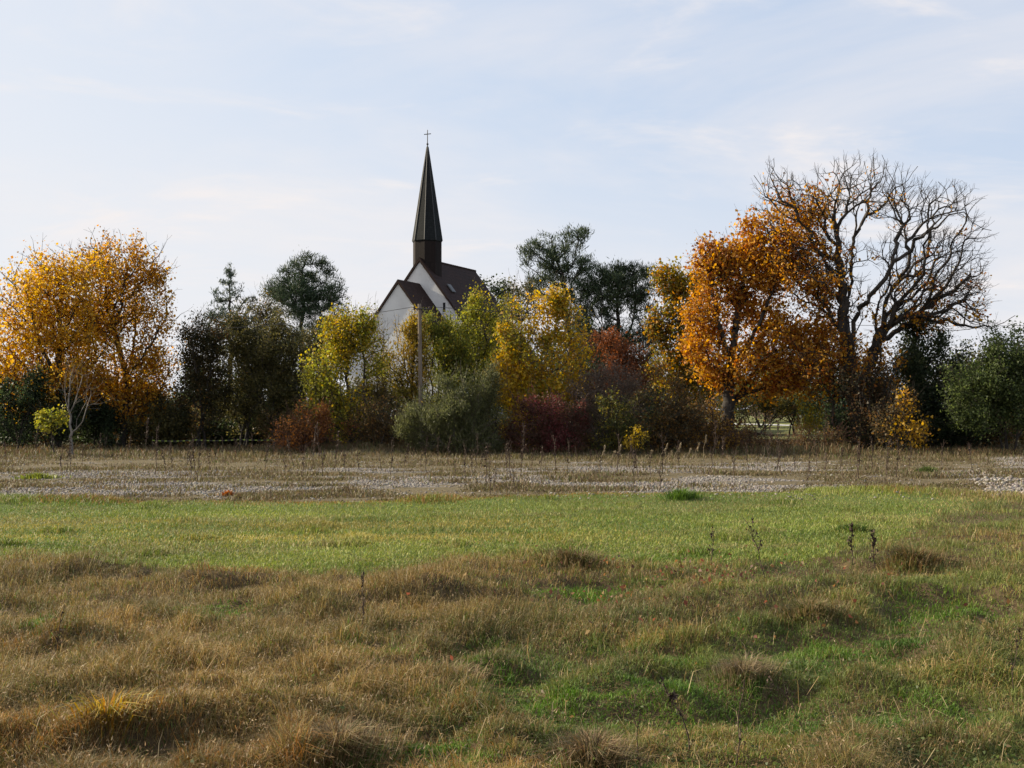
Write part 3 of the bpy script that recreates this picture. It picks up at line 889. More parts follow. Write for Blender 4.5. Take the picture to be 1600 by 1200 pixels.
tree("brown_shrub", "brown shrub with red leaves on the grassy mound left of the grey-green willow", "shrub", (590, 700), 60.5, [(585, 655, 38, 34), (610, 670, 26, 26), (565, 668, 24, 26)], BROWN + [((0.24, 0.08, 0.04), 1)], n=340, stems=8, rb=0.03, rt=0.008,
     leaf=(0.10, 0.07), cov=1.4, spread=0.18, seed=34, gap=0.2)
tree("willow_tree", "orange-yellow willow directly left of the utility pole", "tree", (640, 690), 63, [(640, 540, 26, 44), (628, 585, 30, 40), (650, 600, 30, 45), (652, 520, 14, 24)], [((0.34, 0.22, 0.035), 4), ((0.24, 0.19, 0.035), 3), ((0.18, 0.18, 0.035), 2)],
     n=330, stems=5, rb=0.06, leaf=(0.14, 0.055), style='willow', cov=2.2, spread=0.22, seed=35, gap=0.25)
tree("green_willow", "green-yellow willow rising right of the utility pole", "tree", (690, 695), 64, [(680, 520, 22, 30), (740, 590, 36, 44), (672, 530, 20, 36), (695, 560, 34, 50), (715, 550, 30, 44), (690, 610, 44, 55)], [((0.20, 0.20, 0.035), 4), ((0.13, 0.15, 0.03), 3), ((0.30, 0.24, 0.035), 1.5)],
     n=380, stems=6, rb=0.06, leaf=(0.14, 0.06), style='willow', cov=2.3, spread=0.22, seed=36, gap=0.24)
tree("grey_willow_shrub", "large rounded grey-green willow shrub at the foot of the utility pole", "shrub", (715, 712), 59, [(700, 640, 58, 50), (735, 610, 38, 50), (755, 650, 36, 50), (665, 668, 40, 40), (720, 680, 70, 34), (640, 660, 16, 26)], WILLO,
     n=620, stems=12, rb=0.04, rt=0.008, bark=M_BARK_G, leaf=(0.13, 0.035), style='willow', cov=2.4, spread=0.2, seed=37, gap=0.2)
tree("yellow_tree", "soft yellow-green tree left of the golden birch", "tree", (762, 690), 66, [(720, 560, 30, 50), (740, 600, 50, 50), (765, 500, 34, 44), (745, 530, 36, 50), (775, 560, 50, 70), (735, 490, 16, 24), (752, 610, 50, 50)], GYEL, n=700, stems=5, rb=0.09,
     leaf=(0.12, 0.09), cov=2.1, spread=0.25, seed=38, gap=0.28)
tree("golden_birch", "bright golden birch with a full crown in front of the tall pine", "tree", (838, 705), 62, [(905, 550, 24, 50), (882, 490, 18, 36), (800, 520, 18, 46), (826, 505, 16, 40), (800, 600, 34, 50), (852, 495, 24, 46), (835, 560, 46, 60), (885, 540, 36, 60), (825, 620, 44, 50), (875, 610, 44, 50), (868, 470, 14, 26), (815, 660, 28, 36)],
     [((0.49, 0.34, 0.034), 4), ((0.44, 0.25, 0.024), 2.2), ((0.30, 0.26, 0.036), 3), ((0.16, 0.15, 0.028), 1.2)], n=900, limbs=[[(818, 706), (816, 620), (812, 540), (815, 490)], [(818, 680), (845, 600, .5), (855, 520, .6), (852, 465, .6)], [(845, 600, .5), (880, 540, 1)]], rb=0.11,
     bark=M_BARK_G, leaf=(0.13, 0.11), cov=2.3, spread=0.27, seed=39, gap=0.28)
# pines behind
pn2 = [(862, 382, 42, 20), (893, 366, 22, 16), (835, 390, 28, 16), (842, 412, 34, 16), (880, 402, 42, 16), (912, 415, 22, 14), (868, 432, 42, 14), (900, 440, 34, 14), (912, 362, 7, 14), (820, 378, 12, 10), (905, 470, 44, 36), (850, 450, 30, 24), (930, 430, 26, 20)]
tree("pine_tree", "tall open pine with tufted crown standing highest left of the chestnut", "tree", (893, 690), 78, pn2, PINE, n=620,
     limbs=[[(896, 692), (893, 600), (890, 520), (884, 470), (878, 425), (866, 390), (862, 370)], [(884, 470), (900, 430, 1), (910, 410, 1.3)], [(878, 430), (850, 408, -1), (828, 392, -1.5)], [(872, 405), (895, 380, .4), (908, 360, .5)]],
     rb=0.17, rt=0.014, leaf=(0.24, 0.042), cov=1.9, spread=0.2, style='needle', bf=0.25, seed=41, gap=0.26)
pn3 = [(950, 600, 50, 40), (1000, 600, 40, 40), (1010, 520, 34, 50), (920, 510, 34, 50), (970, 450, 54, 40), (950, 430, 30, 18), (985, 432, 32, 20), (965, 455, 48, 22), (990, 480, 36, 24), (940, 478, 40, 22), (975, 520, 46, 28), (990, 560, 34, 28), (940, 530, 40, 30), (1005, 420, 14, 10), (925, 450, 24, 14)]
tree("pine_tree", "broad dark pine between the tall open pine and the yellow tree", "tree", (966, 690), 77, pn3, [((0.042, 0.066, 0.033), 4), ((0.062, 0.090, 0.042), 3), ((0.028, 0.043, 0.024), 3)], n=1200,
     limbs=[[(966, 692), (966, 600), (966, 500), (962, 420)], [(966, 560), (990, 500, 1), (995, 440, 1)], [(966, 560), (940, 500, -1), (938, 450, -1)]], rb=0.18, rt=0.014, leaf=(0.24, 0.042), cov=2.1, spread=0.22, style='needle', bf=0.22, seed=42, gap=0.2)
tree("round_tree", "dark round treetop far behind, right of the church roof", "tree", (770, 680), 125, [(770, 452, 26, 18), (790, 462, 28, 20), (775, 490, 45, 35), (760, 540, 40, 50)], DKGRN, n=300, stems=3, rb=0.2, leaf=(0.24, 0.18), cov=2.6, spread=0.4, seed=43, group="far dark trees")
tree("thin_tree", "thin twiggy treetop between the spruce and the pine at left", "tree", (412, 696), 73, [(408, 490, 20, 40), (420, 520, 30, 40), (398, 530, 26, 40)], OLIVE, n=380, stems=3, rb=0.08, rt=0.009, leaf=(0.11, 0.08), cov=1.3, spread=0.22, seed=73, bark=M_BARK_G, gap=0.15)
tree("thin_tree", "thin twiggy grey-green tree between the yellow trees and the tall pine", "tree", (808, 690), 72, [(812, 470, 24, 34), (800, 520, 26, 50), (825, 500, 20, 40)], OLIVE + [((0.12, 0.12, 0.04), 3)], n=380, stems=3, rb=0.08, rt=0.009, leaf=(0.12, 0.08), cov=0.9, spread=0.22, seed=44, bark=M_BARK_G, gap=0.15)
# middle right shrubs
tree("red_leaved_tree", "brick-red leaved tree top between the golden birch and the dark pine", "tree", (958, 700), 65, [(945, 545, 40, 26), (980, 555, 36, 28), (960, 590, 54, 34), (1005, 585, 28, 30), (915, 580, 24, 30)], [((0.22, 0.075, 0.03), 4), ((0.15, 0.06, 0.028), 3), ((0.10, 0.08, 0.028), 2)], n=380, stems=5, rb=0.05, rt=0.009,
     leaf=(0.11, 0.08), cov=1.7, spread=0.22, seed=45, gap=0.22)
tree("crimson_shrub", "crimson dogwood shrub right of the grey-green willow", "shrub", (858, 714), 59.5, [(858, 640, 42, 30), (840, 665, 46, 38), (880, 668, 40, 38), (850, 690, 56, 22)], CRIMS, n=620, stems=12, rb=0.028, rt=0.007, bark=M_BARK_R, leaf=(0.09, 0.065), cov=1.7, spread=0.17, seed=46, gap=0.18)
tree("dead_shrub", "grey-mauve dry twiggy shrub behind the crimson shrub", "shrub", (945, 700), 61, [(930, 612, 46, 32), (965, 600, 36, 34), (940, 650, 50, 36), (985, 630, 30, 34)], DRYGR, n=620, stems=10, rb=0.03, rt=0.009, bark=M_BARK_G, leaf=(0.09, 0.05), cov=1.1, spread=0.2, seed=47, gap=0.18)
tree("green_shrub", "green shrub with yellow leaves right of the crimson shrub", "shrub", (965, 712), 59.5, [(960, 650, 34, 34), (985, 680, 34, 26), (945, 685, 26, 26)], [((0.075, 0.085, 0.026), 4), ((0.22, 0.18, 0.035), 2.6), ((0.12, 0.13, 0.03), 3)], n=380, stems=8, rb=0.028, rt=0.007, leaf=(0.11, 0.085), cov=1.6, spread=0.17, seed=48, gap=0.2)
tree("yellow_shrub", "small bright yellow shrub at the foot of the dark brown thicket", "shrub", (995, 712), 58.4, [(995, 685, 20, 15), (985, 692, 14, 10)], [((0.46, 0.32, 0.04), 4), ((0.38, 0.24, 0.03), 3)], n=70, stems=4, rb=0.018, rt=0.006, leaf=(0.12, 0.09), cov=1.2, spread=0.12, seed=49)
tree("brown_shrub", "tall dark brown shrub in the thicket left of the chestnut trunk", "shrub", (1040, 712), 60.5, [(1035, 620, 34, 32), (1055, 650, 42, 50), (1025, 670, 40, 36), (1080, 670, 30, 36)], BROWN, n=560, stems=10, rb=0.03, rt=0.009, leaf=(0.11, 0.08), cov=1.9, spread=0.2, seed=50, gap=0.2)
tree("brown_shrub", "rusty tangled shrub with yellow leaves in front of the dark chestnut trunk", "shrub", (1115, 712), 61, [(1112, 650, 24, 40), (1130, 680, 24, 28), (1095, 685, 24, 26)], [((0.15, 0.085, 0.035), 4), ((0.34, 0.20, 0.035), 1.6), ((0.09, 0.055, 0.03), 3)], n=360, stems=8, rb=0.025, rt=0.007, leaf=(0.11, 0.08), cov=1.2, spread=0.18, seed=51, gap=0.2)
tree("yellow_maple", "yellow-green tree crown behind the left edge of the chestnut", "tree", (1062, 690), 74, [(1035, 430, 22, 22), (1040, 500, 30, 50), (1040, 590, 34, 50), (1085, 620, 40, 40), (1050, 440, 32, 30), (1085, 450, 40, 34), (1060, 500, 46, 50), (1055, 560, 40, 50), (1090, 590, 36, 40)], [((0.36, 0.24, 0.03), 4), ((0.24, 0.20, 0.028), 3), ((0.40, 0.20, 0.024), 2.5), ((0.12, 0.11, 0.025), 2.5)], n=900,
     limbs=[[(1066, 692), (1066, 600), (1064, 520), (1060, 440)], [(1065, 560), (1090, 490, .8), (1098, 440, 1)]], rb=0.16, leaf=(0.18, 0.15), cov=2.2, spread=0.3, seed=52, gap=0.3)
# the leafy chestnut
tree("chestnut_tree", "leafy chestnut with a full rust-orange crown beside the half-bare tree", "tree", (1137, 690), 67,
     [(1280, 530, 44, 46), (1140, 490, 50, 60), (1120, 400, 40, 40), (1255, 470, 45, 70), (1250, 390, 40, 50), (1165, 430, 70, 66), (1108, 440, 34, 50), (1100, 530, 38, 44), (1140, 600, 40, 26), (1215, 440, 60, 60), (1110, 410, 26, 34), (1190, 610, 40, 22), (1245, 545, 46, 60), (1260, 590, 40, 34), (1120, 470, 45, 70), (1200, 400, 55, 54), (1170, 540, 92, 66), (1215, 500, 60, 70), (1130, 560, 50, 50), (1215, 585, 60, 34), (1205, 356, 40, 34), (1240, 440, 40, 55), (1092, 540, 34, 56), (1110, 590, 40, 30), (1100, 470, 34, 50), (1130, 430, 44, 50), (1150, 400, 44, 44)], RUST, n=1900,
     limbs=[[(1137, 692), (1137, 640), (1138, 590), (1145, 540), (1155, 480), (1165, 420), (1175, 360)], [(1140, 580), (1180, 520, -1), (1210, 450, -1.5), (1215, 390, -1.5)], [(1142, 560), (1120, 500, -.5), (1110, 440, -.5), (1100, 390, 0)],
            [(1140, 580), (1190, 560, -2), (1230, 545, -2.5), (1255, 560, -2.8)], [(1155, 490), (1150, 430, 1.5), (1135, 370, 1.8)]],
     rb=0.34, rt=0.013, split=(50, 60), lobes=1, lobe=(0.9, 0.9), leaf=(0.18, 0.13), cov=1.75, spread=0.36, seed=61, up=-0.5, gap=0.32, maxleaf=40000)
# the half-bare chestnut: main limbs as in the photo
LB = [[(1345, 706), (1342, 650), (1332, 590), (1322, 540), (1318, 500), (1315, 450), (1310, 400), (1308, 357), (1304, 330)],
      [(1308, 357), (1320, 335), (1330, 313), (1324, 288, -.6), (1315, 265, -.8), (1306, 250, -1)],
      [(1310, 385), (1294, 370, -.5), (1288, 335, -1), (1276, 310, -1.4), (1256, 302, -1.8), (1240, 282, -2)],
      [(1322, 540), (1326, 480, 1), (1330, 420, 1.5), (1334, 370, 1.8), (1353, 339, 2), (1380, 322, 2.3), (1400, 296, 2.5), (1420, 280, 2.6), (1434, 260, 2.7)],
      [(1334, 375, 1.8), (1338, 340, 1.5), (1334, 310, 1.2)], [(1353, 339, 2), (1360, 305, 1.6), (1356, 275, 1.4), (1350, 252, 1.3)], [(1360, 300, 1.6), (1376, 282, 1.8), (1383, 262, 2), (1378, 242, 2.1)],
      [(1330, 585), (1334, 530, -.6), (1338, 492, -1), (1354, 470, -1.4), (1380, 436, -1.8), (1395, 410, -2), (1424, 388, -2.3), (1441, 368, -2.5), (1468, 342, -2.7), (1480, 315, -2.8), (1477, 298, -2.8), (1466, 284, -2.7)],
      [(1441, 368, -2.5), (1488, 339, -3), (1509, 331, -3.3), (1518, 346, -3.5), (1535, 357, -3.6), (1549, 360, -3.7)], [(1395, 410, -2), (1404, 364, -1.2), (1421, 342, -1), (1414, 306, -.8), (1410, 288, -.8)],
      [(1340, 610), (1362, 560, .6), (1380, 508, 1), (1384, 478, 1.2), (1390, 455, 1.4), (1409, 433, 1.6), (1430, 416, 1.9), (1450, 390, 2.2), (1482, 383, 2.6), (1506, 396, 2.8)],
      [(1409, 433, 1.6), (1440, 425, 2.4), (1470, 410, 3), (1500, 425, 3.2)], [(1450, 390, 2.2), (1458, 350, 2.6), (1452, 318, 2.8), (1440, 290, 3)],
      [(1380, 530, 1), (1420, 505, 1.4), (1480, 500, 1.6), (1506, 509, 1.7), (1550, 512, 1.8), (1568, 503, 1.8), (1586, 493, 1.8)], [(1550, 512, 1.8), (1568, 526, 1.8)],
      [(1420, 505, 1.4), (1455, 478, .8), (1478, 462, .5), (1503, 447, .3), (1516, 432, .2)], [(1506, 509, 1.7), (1512, 470, 1.4), (1530, 440, 1.3)],
      [(1318, 478), (1294, 452, -1), (1277, 436, -1.6), (1256, 430, -2), (1239, 442, -2.3)], [(1316, 440), (1288, 416, 1), (1268, 396, 1.6), (1246, 389, 2)],
      [(1316, 455), (1290, 410, -.4), (1277, 388, -.6), (1265, 362, -.8), (1247, 346, -1), (1236, 322, -1.2), (1215, 306, -1.3), (1206, 280, -1.4), (1209, 248, -1.4)], [(1236, 322, -1.2), (1212, 316, -1.6), (1196, 312, -1.8), (1178, 274, -2)],
      [(1300, 706, -.3), (1300, 650, -.3), (1304, 600, -.2), (1314, 550, 0)]]
crownB = [(1290, 480, 50, 60), (1330, 600, 70, 36), (1340, 318, 92, 58), (1250, 336, 60, 58), (1440, 346, 72, 58), (1440, 430, 80, 60), (1330, 420, 70, 60), (1500, 390, 40, 60), (1480, 480, 70, 40), (1545, 490, 36, 26), (1260, 420, 50, 55), (1390, 480, 60, 40), (1210, 300, 30, 40), (1500, 330, 28, 40), (1340, 560, 70, 40), (1290, 560, 50, 46), (1510, 450, 40, 40)]
def chestnut_keep(x, y, r):
    left = smooth(1350, 1240, x)
    low = smooth(470, 560, y) * smooth(1470, 1380, x)
    return r < np.clip(0.03 + 0.85 * left * smooth(280, 370, y) + 0.30 * left + 0.85 * low + 0.14 * (y > 420), 0, 1)
tree("chestnut_tree", "huge half-bare chestnut with dark gnarled limbs spreading against the sky", "tree", (1345, 706), 65, crownB, RUST, n=3400, limbs=LB, rb=0.50, rt=0.0155, limb_min=0.088, gnarl=0.19, twiglen=0.9, split=(60, 150), lobes=0, twigs=3, leaf=(0.17, 0.12), cov=0.60, spread=0.26, seed=62,
     up=-0.6, gap=0.26, bf=0.26, yf=0.7, leaf_keep=chestnut_keep)
# dark evergreen in front of the right limbs, apple tree, saplings
tree("ivy_thicket", "dark evergreen ivy-covered tree below the bare limbs", "tree", (1440, 704), 66.5, [(1435, 540, 44, 54), (1430, 600, 58, 60), (1455, 650, 56, 50), (1400, 630, 44, 65), (1420, 510, 26, 24), (1490, 590, 40, 60)], [((0.030, 0.045, 0.021), 4), ((0.046, 0.060, 0.026), 3), ((0.09, 0.060, 0.026), 1.2)], n=520, stems=3, rb=0.12, leaf=(0.13, 0.10), cov=2.8, spread=0.28, seed=63)
tree("dark_shrub", "dark tangled shrub at the foot of the huge half-bare chestnut", "shrub", (1360, 708), 63.5, [(1350, 650, 44, 54), (1388, 640, 40, 60), (1310, 665, 28, 40), (1340, 600, 40, 34)], [((0.06, 0.046, 0.024), 4), ((0.12, 0.065, 0.03), 2), ((0.04, 0.042, 0.02), 3), ((0.32, 0.15, 0.03), 0.9)], n=420, stems=8, rb=0.035, leaf=(0.12, 0.09), cov=1.5, spread=0.25, seed=64)
tree("apple_tree", "rounded dark green apple tree at the right edge", "tree", (1572, 700), 61, [(1560, 590, 80, 56), (1520, 620, 56, 50), (1600, 560, 60, 50), (1540, 650, 66, 28), (1620, 620, 60, 60)], APPLE, n=620,
     limbs=[[(1574, 702), (1573, 680), (1570, 655), (1562, 620), (1560, 570)], [(1566, 701, .3), (1563, 675, .4), (1545, 650, .6), (1520, 620, .6)], [(1586, 702, -.2), (1592, 670, -.3), (1605, 620, -.4)]], rb=0.10, leaf=(0.12, 0.085), cov=2.8, spread=0.25, seed=65, gap=0.22)
tree("yellow_maple_sapling", "bright yellow young maple in front of the dark evergreen at right", "tree", (1420, 712), 60.5, [(1418, 645, 16, 24), (1425, 675, 24, 22), (1408, 665, 18, 22), (1432, 692, 18, 12), (1412, 622, 9, 14), (1440, 665, 12, 14), (1398, 685, 14, 12)], [((0.48, 0.29, 0.03), 4), ((0.40, 0.20, 0.024), 3), ((0.30, 0.20, 0.035), 1.5)], n=200, rb=0.035, rt=0.006, leaf=(0.15, 0.13), cov=0.62, spread=0.24, seed=66)
tree("brown_shrub", "thin brown-leaved shrub beside the bright yellow young maple", "shrub", (1400, 712), 60.8, [(1390, 668, 26, 36), (1445, 680, 24, 26), (1412, 630, 20, 24)], BROWN + [((0.30, 0.19, 0.04), 1.5)], n=260, stems=7, rb=0.025, rt=0.007, leaf=(0.11, 0.085), cov=1.0, spread=0.2, seed=72)
tree("yellow_sapling", "slender yellow sapling seen left of the huge half-bare chestnut's trunk", "tree", (1266, 695), 66, [(1266, 640, 20, 26), (1260, 660, 16, 16)], YELL, n=120, rb=0.03, rt=0.006, leaf=(0.13, 0.11), cov=1.3, spread=0.16, seed=67)
tree("orange_shrub", "dull orange shrub behind the pale road under the chestnut crown", "shrub", (1240, 660), 100, [(1235, 628, 38, 26), (1260, 622, 28, 26)], [((0.28, 0.13, 0.035), 4), ((0.18, 0.10, 0.04), 3), ((0.14, 0.12, 0.04), 2)], n=240, stems=5, rb=0.05, leaf=(0.15, 0.11), cov=1.8, spread=0.26, seed=68)
tree("green_shrub", "yellow-green shrub behind the pale road beside the chestnut trunk", "shrub", (1190, 652), 118, [(1185, 616, 50, 32), (1150, 622, 36, 30), (1225, 612, 50, 34)], [((0.10, 0.13, 0.03), 4), ((0.20, 0.20, 0.035), 2), ((0.06, 0.08, 0.025), 3)], n=300, stems=5, rb=0.07, leaf=(0.18, 0.14), cov=2.4, spread=0.32, seed=69)
tree("brown_shrub", "mauve-brown dry shrub on the bank behind the pale road beneath the chestnut", "shrub", (1255, 655), 105, [(1250, 638, 44, 18), (1285, 632, 44, 28), (1215, 642, 30, 14), (1180, 645, 24, 8)], DRYGR + [((0.20, 0.10, 0.04), 2)], n=260, stems=6, rb=0.04, leaf=(0.15, 0.10), cov=2.0, spread=0.25, seed=70)
tree("green_shrub", "dull olive shrub on the near side of the pale road beneath the chestnut", "shrub", (1185, 655), 98, [(1172, 622, 46, 28), (1222, 626, 42, 24), (1262, 632, 34, 22)], OLIVE + [((0.26, 0.20, 0.04), 3), ((0.12, 0.13, 0.035), 3)], n=340, stems=7, rb=0.04, leaf=(0.15, 0.11), cov=2.3, spread=0.26, seed=74)
tree("olive_tree", "olive tree far behind the gap between the two chestnuts", "tree", (1250, 655), 135, [(1140, 615, 50, 40), (1200, 595, 70, 60), (1270, 598, 60, 60)], OLIVE + [((0.2, 0.14, 0.03), 3)], n=320, stems=4, rb=0.1, leaf=(0.22, 0.17), cov=2.6, spread=0.4, seed=71)
# dark trees closing the view behind
k = 0
FARL = ["dark tree far behind the gap between the tall open pine and the dark pine", "dark tree far behind the golden maples", "dark tree far behind the shaded olive trees", "dark tree far behind the yellow-green birch", "dark tree far behind the golden birch", "dark tree far behind the dark pine", "dark tree far behind the half-bare chestnut", "dark tree far behind the bare limbs at right", "dark tree far behind the apple tree", "dark tree at the far left beyond the brightest maple"]
for (x, top, rx) in [(900, 520, 90), (150, 585, 120), (380, 560, 110), (590, 590, 90), (850, 560, 110), (1030, 560, 90), (1330, 580, 70), (1470, 540, 70), (1590, 520, 60), (-20, 590, 90)]:
    cy = (top + 690) / 2; ry = (690 - top) / 2
    tree("background_tree", FARL[k], "tree", (x, 672), 92 + (k % 3) * 4, [(x, cy, rx, ry), (x - rx * .5, cy + 10, rx * .5, ry * .8), (x + rx * .5, cy + 5, rx * .5, ry * .85)], OLIVE if k % 2 else DKGRN, n=380, stems=4, rb=0.12, leaf=(0.22, 0.17), cov=2.6, spread=0.45, seed=80 + k, group="dark trees behind", gap=0.15)
    k += 1

k = 0
for (bx_, by_, brx, bry, lab) in [(1165, 686, 26, 14, "low rusty bramble in front of the rail barrier"), (1208, 690, 28, 16, "low brown bramble right of the rail barrier"), (1248, 688, 28, 18, "low brown bramble with yellow leaves by the slender yellow sapling"), (1290, 690, 26, 20, "low bramble at the left foot of the huge half-bare chestnut"),
                                  (640, 698, 30, 14, "low red-leaved bramble on the mound left of the grey-green willow"), (905, 696, 30, 22, "low brown bramble between the crimson shrub and the green shrub"), (800, 692, 26, 24, "low dark bramble between the grey-green willow and the crimson shrub"), (1150, 692, 22, 20, "low brown bramble beside the rusty tangled shrub"), (540, 698, 34, 14, "low brown bramble under the yellow-green birch")]:
    tree("bramble", lab, "bramble", (bx_, by_ + bry), 62 + (k % 3), [(bx_, by_, brx, bry)], BROWN + ([((0.26, 0.075, 0.035), 5)] if k == 4 else [((0.22, 0.13, 0.035), 2)]), n=170, stems=9, rb=0.014, rt=0.006, bark=M_BARK_R, leaf=(0.10, 0.075), cov=1.2, spread=0.16, seed=140 + k)
    k += 1
# dark understorey closing the foot of the belt: three kinds, copied
def copy_tree(o, parent=None):
    c = o.copy(); COL.objects.link(c)
    if parent is not None: c.parent = parent
    for q in list(o.children): copy_tree(q, c)
    return c
UL = "dark low shrub in the shade along the foot of the tree belt"
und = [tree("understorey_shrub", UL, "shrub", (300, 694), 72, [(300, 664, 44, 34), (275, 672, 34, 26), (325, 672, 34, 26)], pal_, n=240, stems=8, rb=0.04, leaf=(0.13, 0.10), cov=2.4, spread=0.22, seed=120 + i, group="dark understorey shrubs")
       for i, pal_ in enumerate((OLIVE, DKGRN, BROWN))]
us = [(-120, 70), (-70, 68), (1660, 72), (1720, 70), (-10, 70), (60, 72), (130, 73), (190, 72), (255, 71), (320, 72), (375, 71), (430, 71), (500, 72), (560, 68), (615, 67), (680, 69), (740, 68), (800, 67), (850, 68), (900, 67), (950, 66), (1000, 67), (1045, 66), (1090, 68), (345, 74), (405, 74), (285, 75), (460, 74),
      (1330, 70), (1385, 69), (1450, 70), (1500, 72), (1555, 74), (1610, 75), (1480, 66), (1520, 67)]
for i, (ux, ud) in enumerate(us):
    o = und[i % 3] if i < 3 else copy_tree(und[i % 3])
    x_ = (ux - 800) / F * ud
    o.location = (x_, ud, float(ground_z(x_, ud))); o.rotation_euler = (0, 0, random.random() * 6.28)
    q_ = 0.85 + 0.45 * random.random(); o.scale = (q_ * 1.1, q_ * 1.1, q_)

# ------------------------------------------------------------------ barrier and tape
rng = np.random.default_rng(99)
bz = lambda p: float(ground_z(p[0], p[1]))
b0 = at(1146, 672, 84); b0[2] = bz(b0)
bar = empty("rail_barrier", b0, "low dark wooden rail barrier beside the pale road beneath the chestnut", "barrier")
M_OLDW = noise_mat("old_rail_wood", (0.035, 0.028, 0.022), (0.09, 0.07, 0.055), 6, 0.9, 0.4, 25)
s_ = 84 / F
for xx in (2, 33, 60):
    m = MB(); m.bar((xx * s_, 0, -0.2), (xx * s_, 0, 0.78 - 0.003 * xx), 0.07, 8, 0.06); m.build("post", M_OLDW, bar)
m = MB(); m.bar((-0.4, -0.08, 0.72), (34 * s_, -0.08, 0.66), 0.055, 8); m.build("rail", M_OLDW, bar)
m = MB(); m.bar((34 * s_, -0.08, 0.62), (62 * s_, -0.08, 0.42), 0.05, 8); m.build("rail", M_OLDW, bar)
m = MB(); m.bar((33 * s_, -0.05, 0.62), (25 * s_, -0.1, 0.1), 0.035, 6); m.bar((33 * s_, -0.05, 0.62), (40 * s_, -0.1, 0.08), 0.035, 6); m.build("brace", M_OLDW, bar)

t0 = at(238, 688, 62.5); t1 = at(442, 686, 63)
tp = empty("barrier_tape", (t0[0], t0[1], 0.0), "thin yellow-and-black barrier tape strung low before the dark trees", "barrier tape")
mt, n_, l_, b_, o_ = new_mat("striped_tape")
tc = n_.new('ShaderNodeTexCoord'); sp2 = n_.new('ShaderNodeSeparateXYZ'); l_.new(tc.outputs['Object'], sp2.inputs[0])
md = n_.new('ShaderNodeMath'); md.operation = 'MODULO'; md.inputs[1].default_value = 0.30; l_.new(sp2.outputs['X'], md.inputs[0])
gt = n_.new('ShaderNodeMath'); gt.operation = 'GREATER_THAN'; gt.inputs[1].default_value = 0.12; l_.new(md.outputs[0], gt.inputs[0])
mxx = n_.new('ShaderNodeMixRGB'); mxx.inputs['Color1'].default_value = (0.22, 0.27, 0.035, 1); mxx.inputs['Color2'].default_value = (0.015, 0.015, 0.012, 1)
l_.new(gt.outputs[0], mxx.inputs['Fac']); l_.new(mxx.outputs[0], b_.inputs['Base Color']); b_.inputs['Roughness'].default_value = 0.5
W_ = t1[0] - t0[0]; N = 60; mb = MB(); vs = []
for i in range(N + 1):
    f_ = i / N
    zc = t0[2] + (t1[2] - t0[2]) * f_ - 0.05 * math.sin(math.pi * ((f_ * 3) % 1)); yy = (t1[1] - t0[1]) * f_
    vs += [(W_ * f_, yy, zc - 0.026), (W_ * f_, yy, zc + 0.026), (W_ * f_, yy + 0.004, zc + 0.026), (W_ * f_, yy + 0.004, zc - 0.026)]
fs = []
for i in range(N):
    a_ = 4 * i
    for q_ in range(4):
        fs.append((a_ + q_, a_ + 4 + q_, a_ + 4 + (q_ + 1) % 4, a_ + (q_ + 1) % 4))
mb.poly(vs, fs); mb.build("tape", mt, tp)
for i in range(4):
    f_ = i / 3; m = MB(); m.bar((W_ * f_, (t1[1] - t0[1]) * f_ + 0.03, -0.1), (W_ * f_, (t1[1] - t0[1]) * f_ + 0.03, 0.85), 0.02, 8); m.build("stake", M_OLDW, tp)

# ------------------------------------------------------------------ grass
def blades(name, x, y, L, W, col, lean, label, cat=None, kind="stuff", parent=None, sink=0.02, origin=None, az=None):
    n = len(x)
    z = ground_z(x, y) - sink
    if az is None: az = rng.random(n) * 2 * math.pi
    d = np.stack([np.cos(az), np.sin(az), np.zeros(n)], 1)
    fa = rng.random(n) * 2 * math.pi
    s = np.stack([np.cos(fa), np.sin(fa), np.zeros(n)], 1) * (W * 0.5)[:, None]
    b = np.stack([x, y, z], 1)
    if origin is not None: b = b - np.asarray(origin)
    h1 = L * 0.55; h2 = L * np.clip(1.0 - lean * 0.45, 0.25, 1)
    up = np.array((0, 0, 1.0))
    m = b + up * h1[:, None] + d * (L * lean * 0.28)[:, None]
    t = b + up * h2[:, None] + d * (L * lean * 0.85)[:, None]
    V = np.stack([b - s, b + s, m + s * 0.8, m - s * 0.8, t], 1).reshape(-1, 3)
    base = np.arange(n) * 5
    q = np.stack([base, base + 1, base + 2, base + 3], 1); tr = np.stack([base + 3, base + 2, base + 4], 1)
    o = np_mesh(name, V, [q, tr], M_GRASS, parent, colors=np.concatenate([col, col]))
    if label: tag(o, label, cat, kind=kind)
    if origin is not None: o.location = tuple(float(v) for v in origin)
    return o, t

def field_points(n, y0, y1, power, margin=1.2):
    u = rng.random(n)
    a, b = y0 ** (1 - power), y1 ** (1 - power)
    y = (a + (b - a) * u) ** (1 / (1 - power))
    x = (rng.random(n) * 2 - 1) * (0.43 * y + margin)
    return x, y

def mixc_(a, b, t): return a * (1 - t[:, None]) + np.asarray(b) * t[:, None]

# rough brown grass in the foreground
x, y = field_points(860000, 6.0, 33, 2.0, 3.2)
px, py = proj(x, y)
ok = (py > border_row(px) + 26 * (fbm(x * 0.9, y * 0.5, 333, 3) - 0.5) + rng.normal(0, 2.5, len(x)))
x, y, px, py = x[ok], y[ok], px[ok], py[ok]
hm = hummock(x, y)
gn = fbm(x * 0.9, y * 0.9, 61)
mc = micro(x, y)
tuft = noise2(x * 3.1 + 0.4 * y, y * 2.4, 83)                      # clumps of a hand's width
gz_ = greens(x, y)
hollow = np.maximum(smooth(0.00, -0.07, 0.62 * hm + mc), gz_)
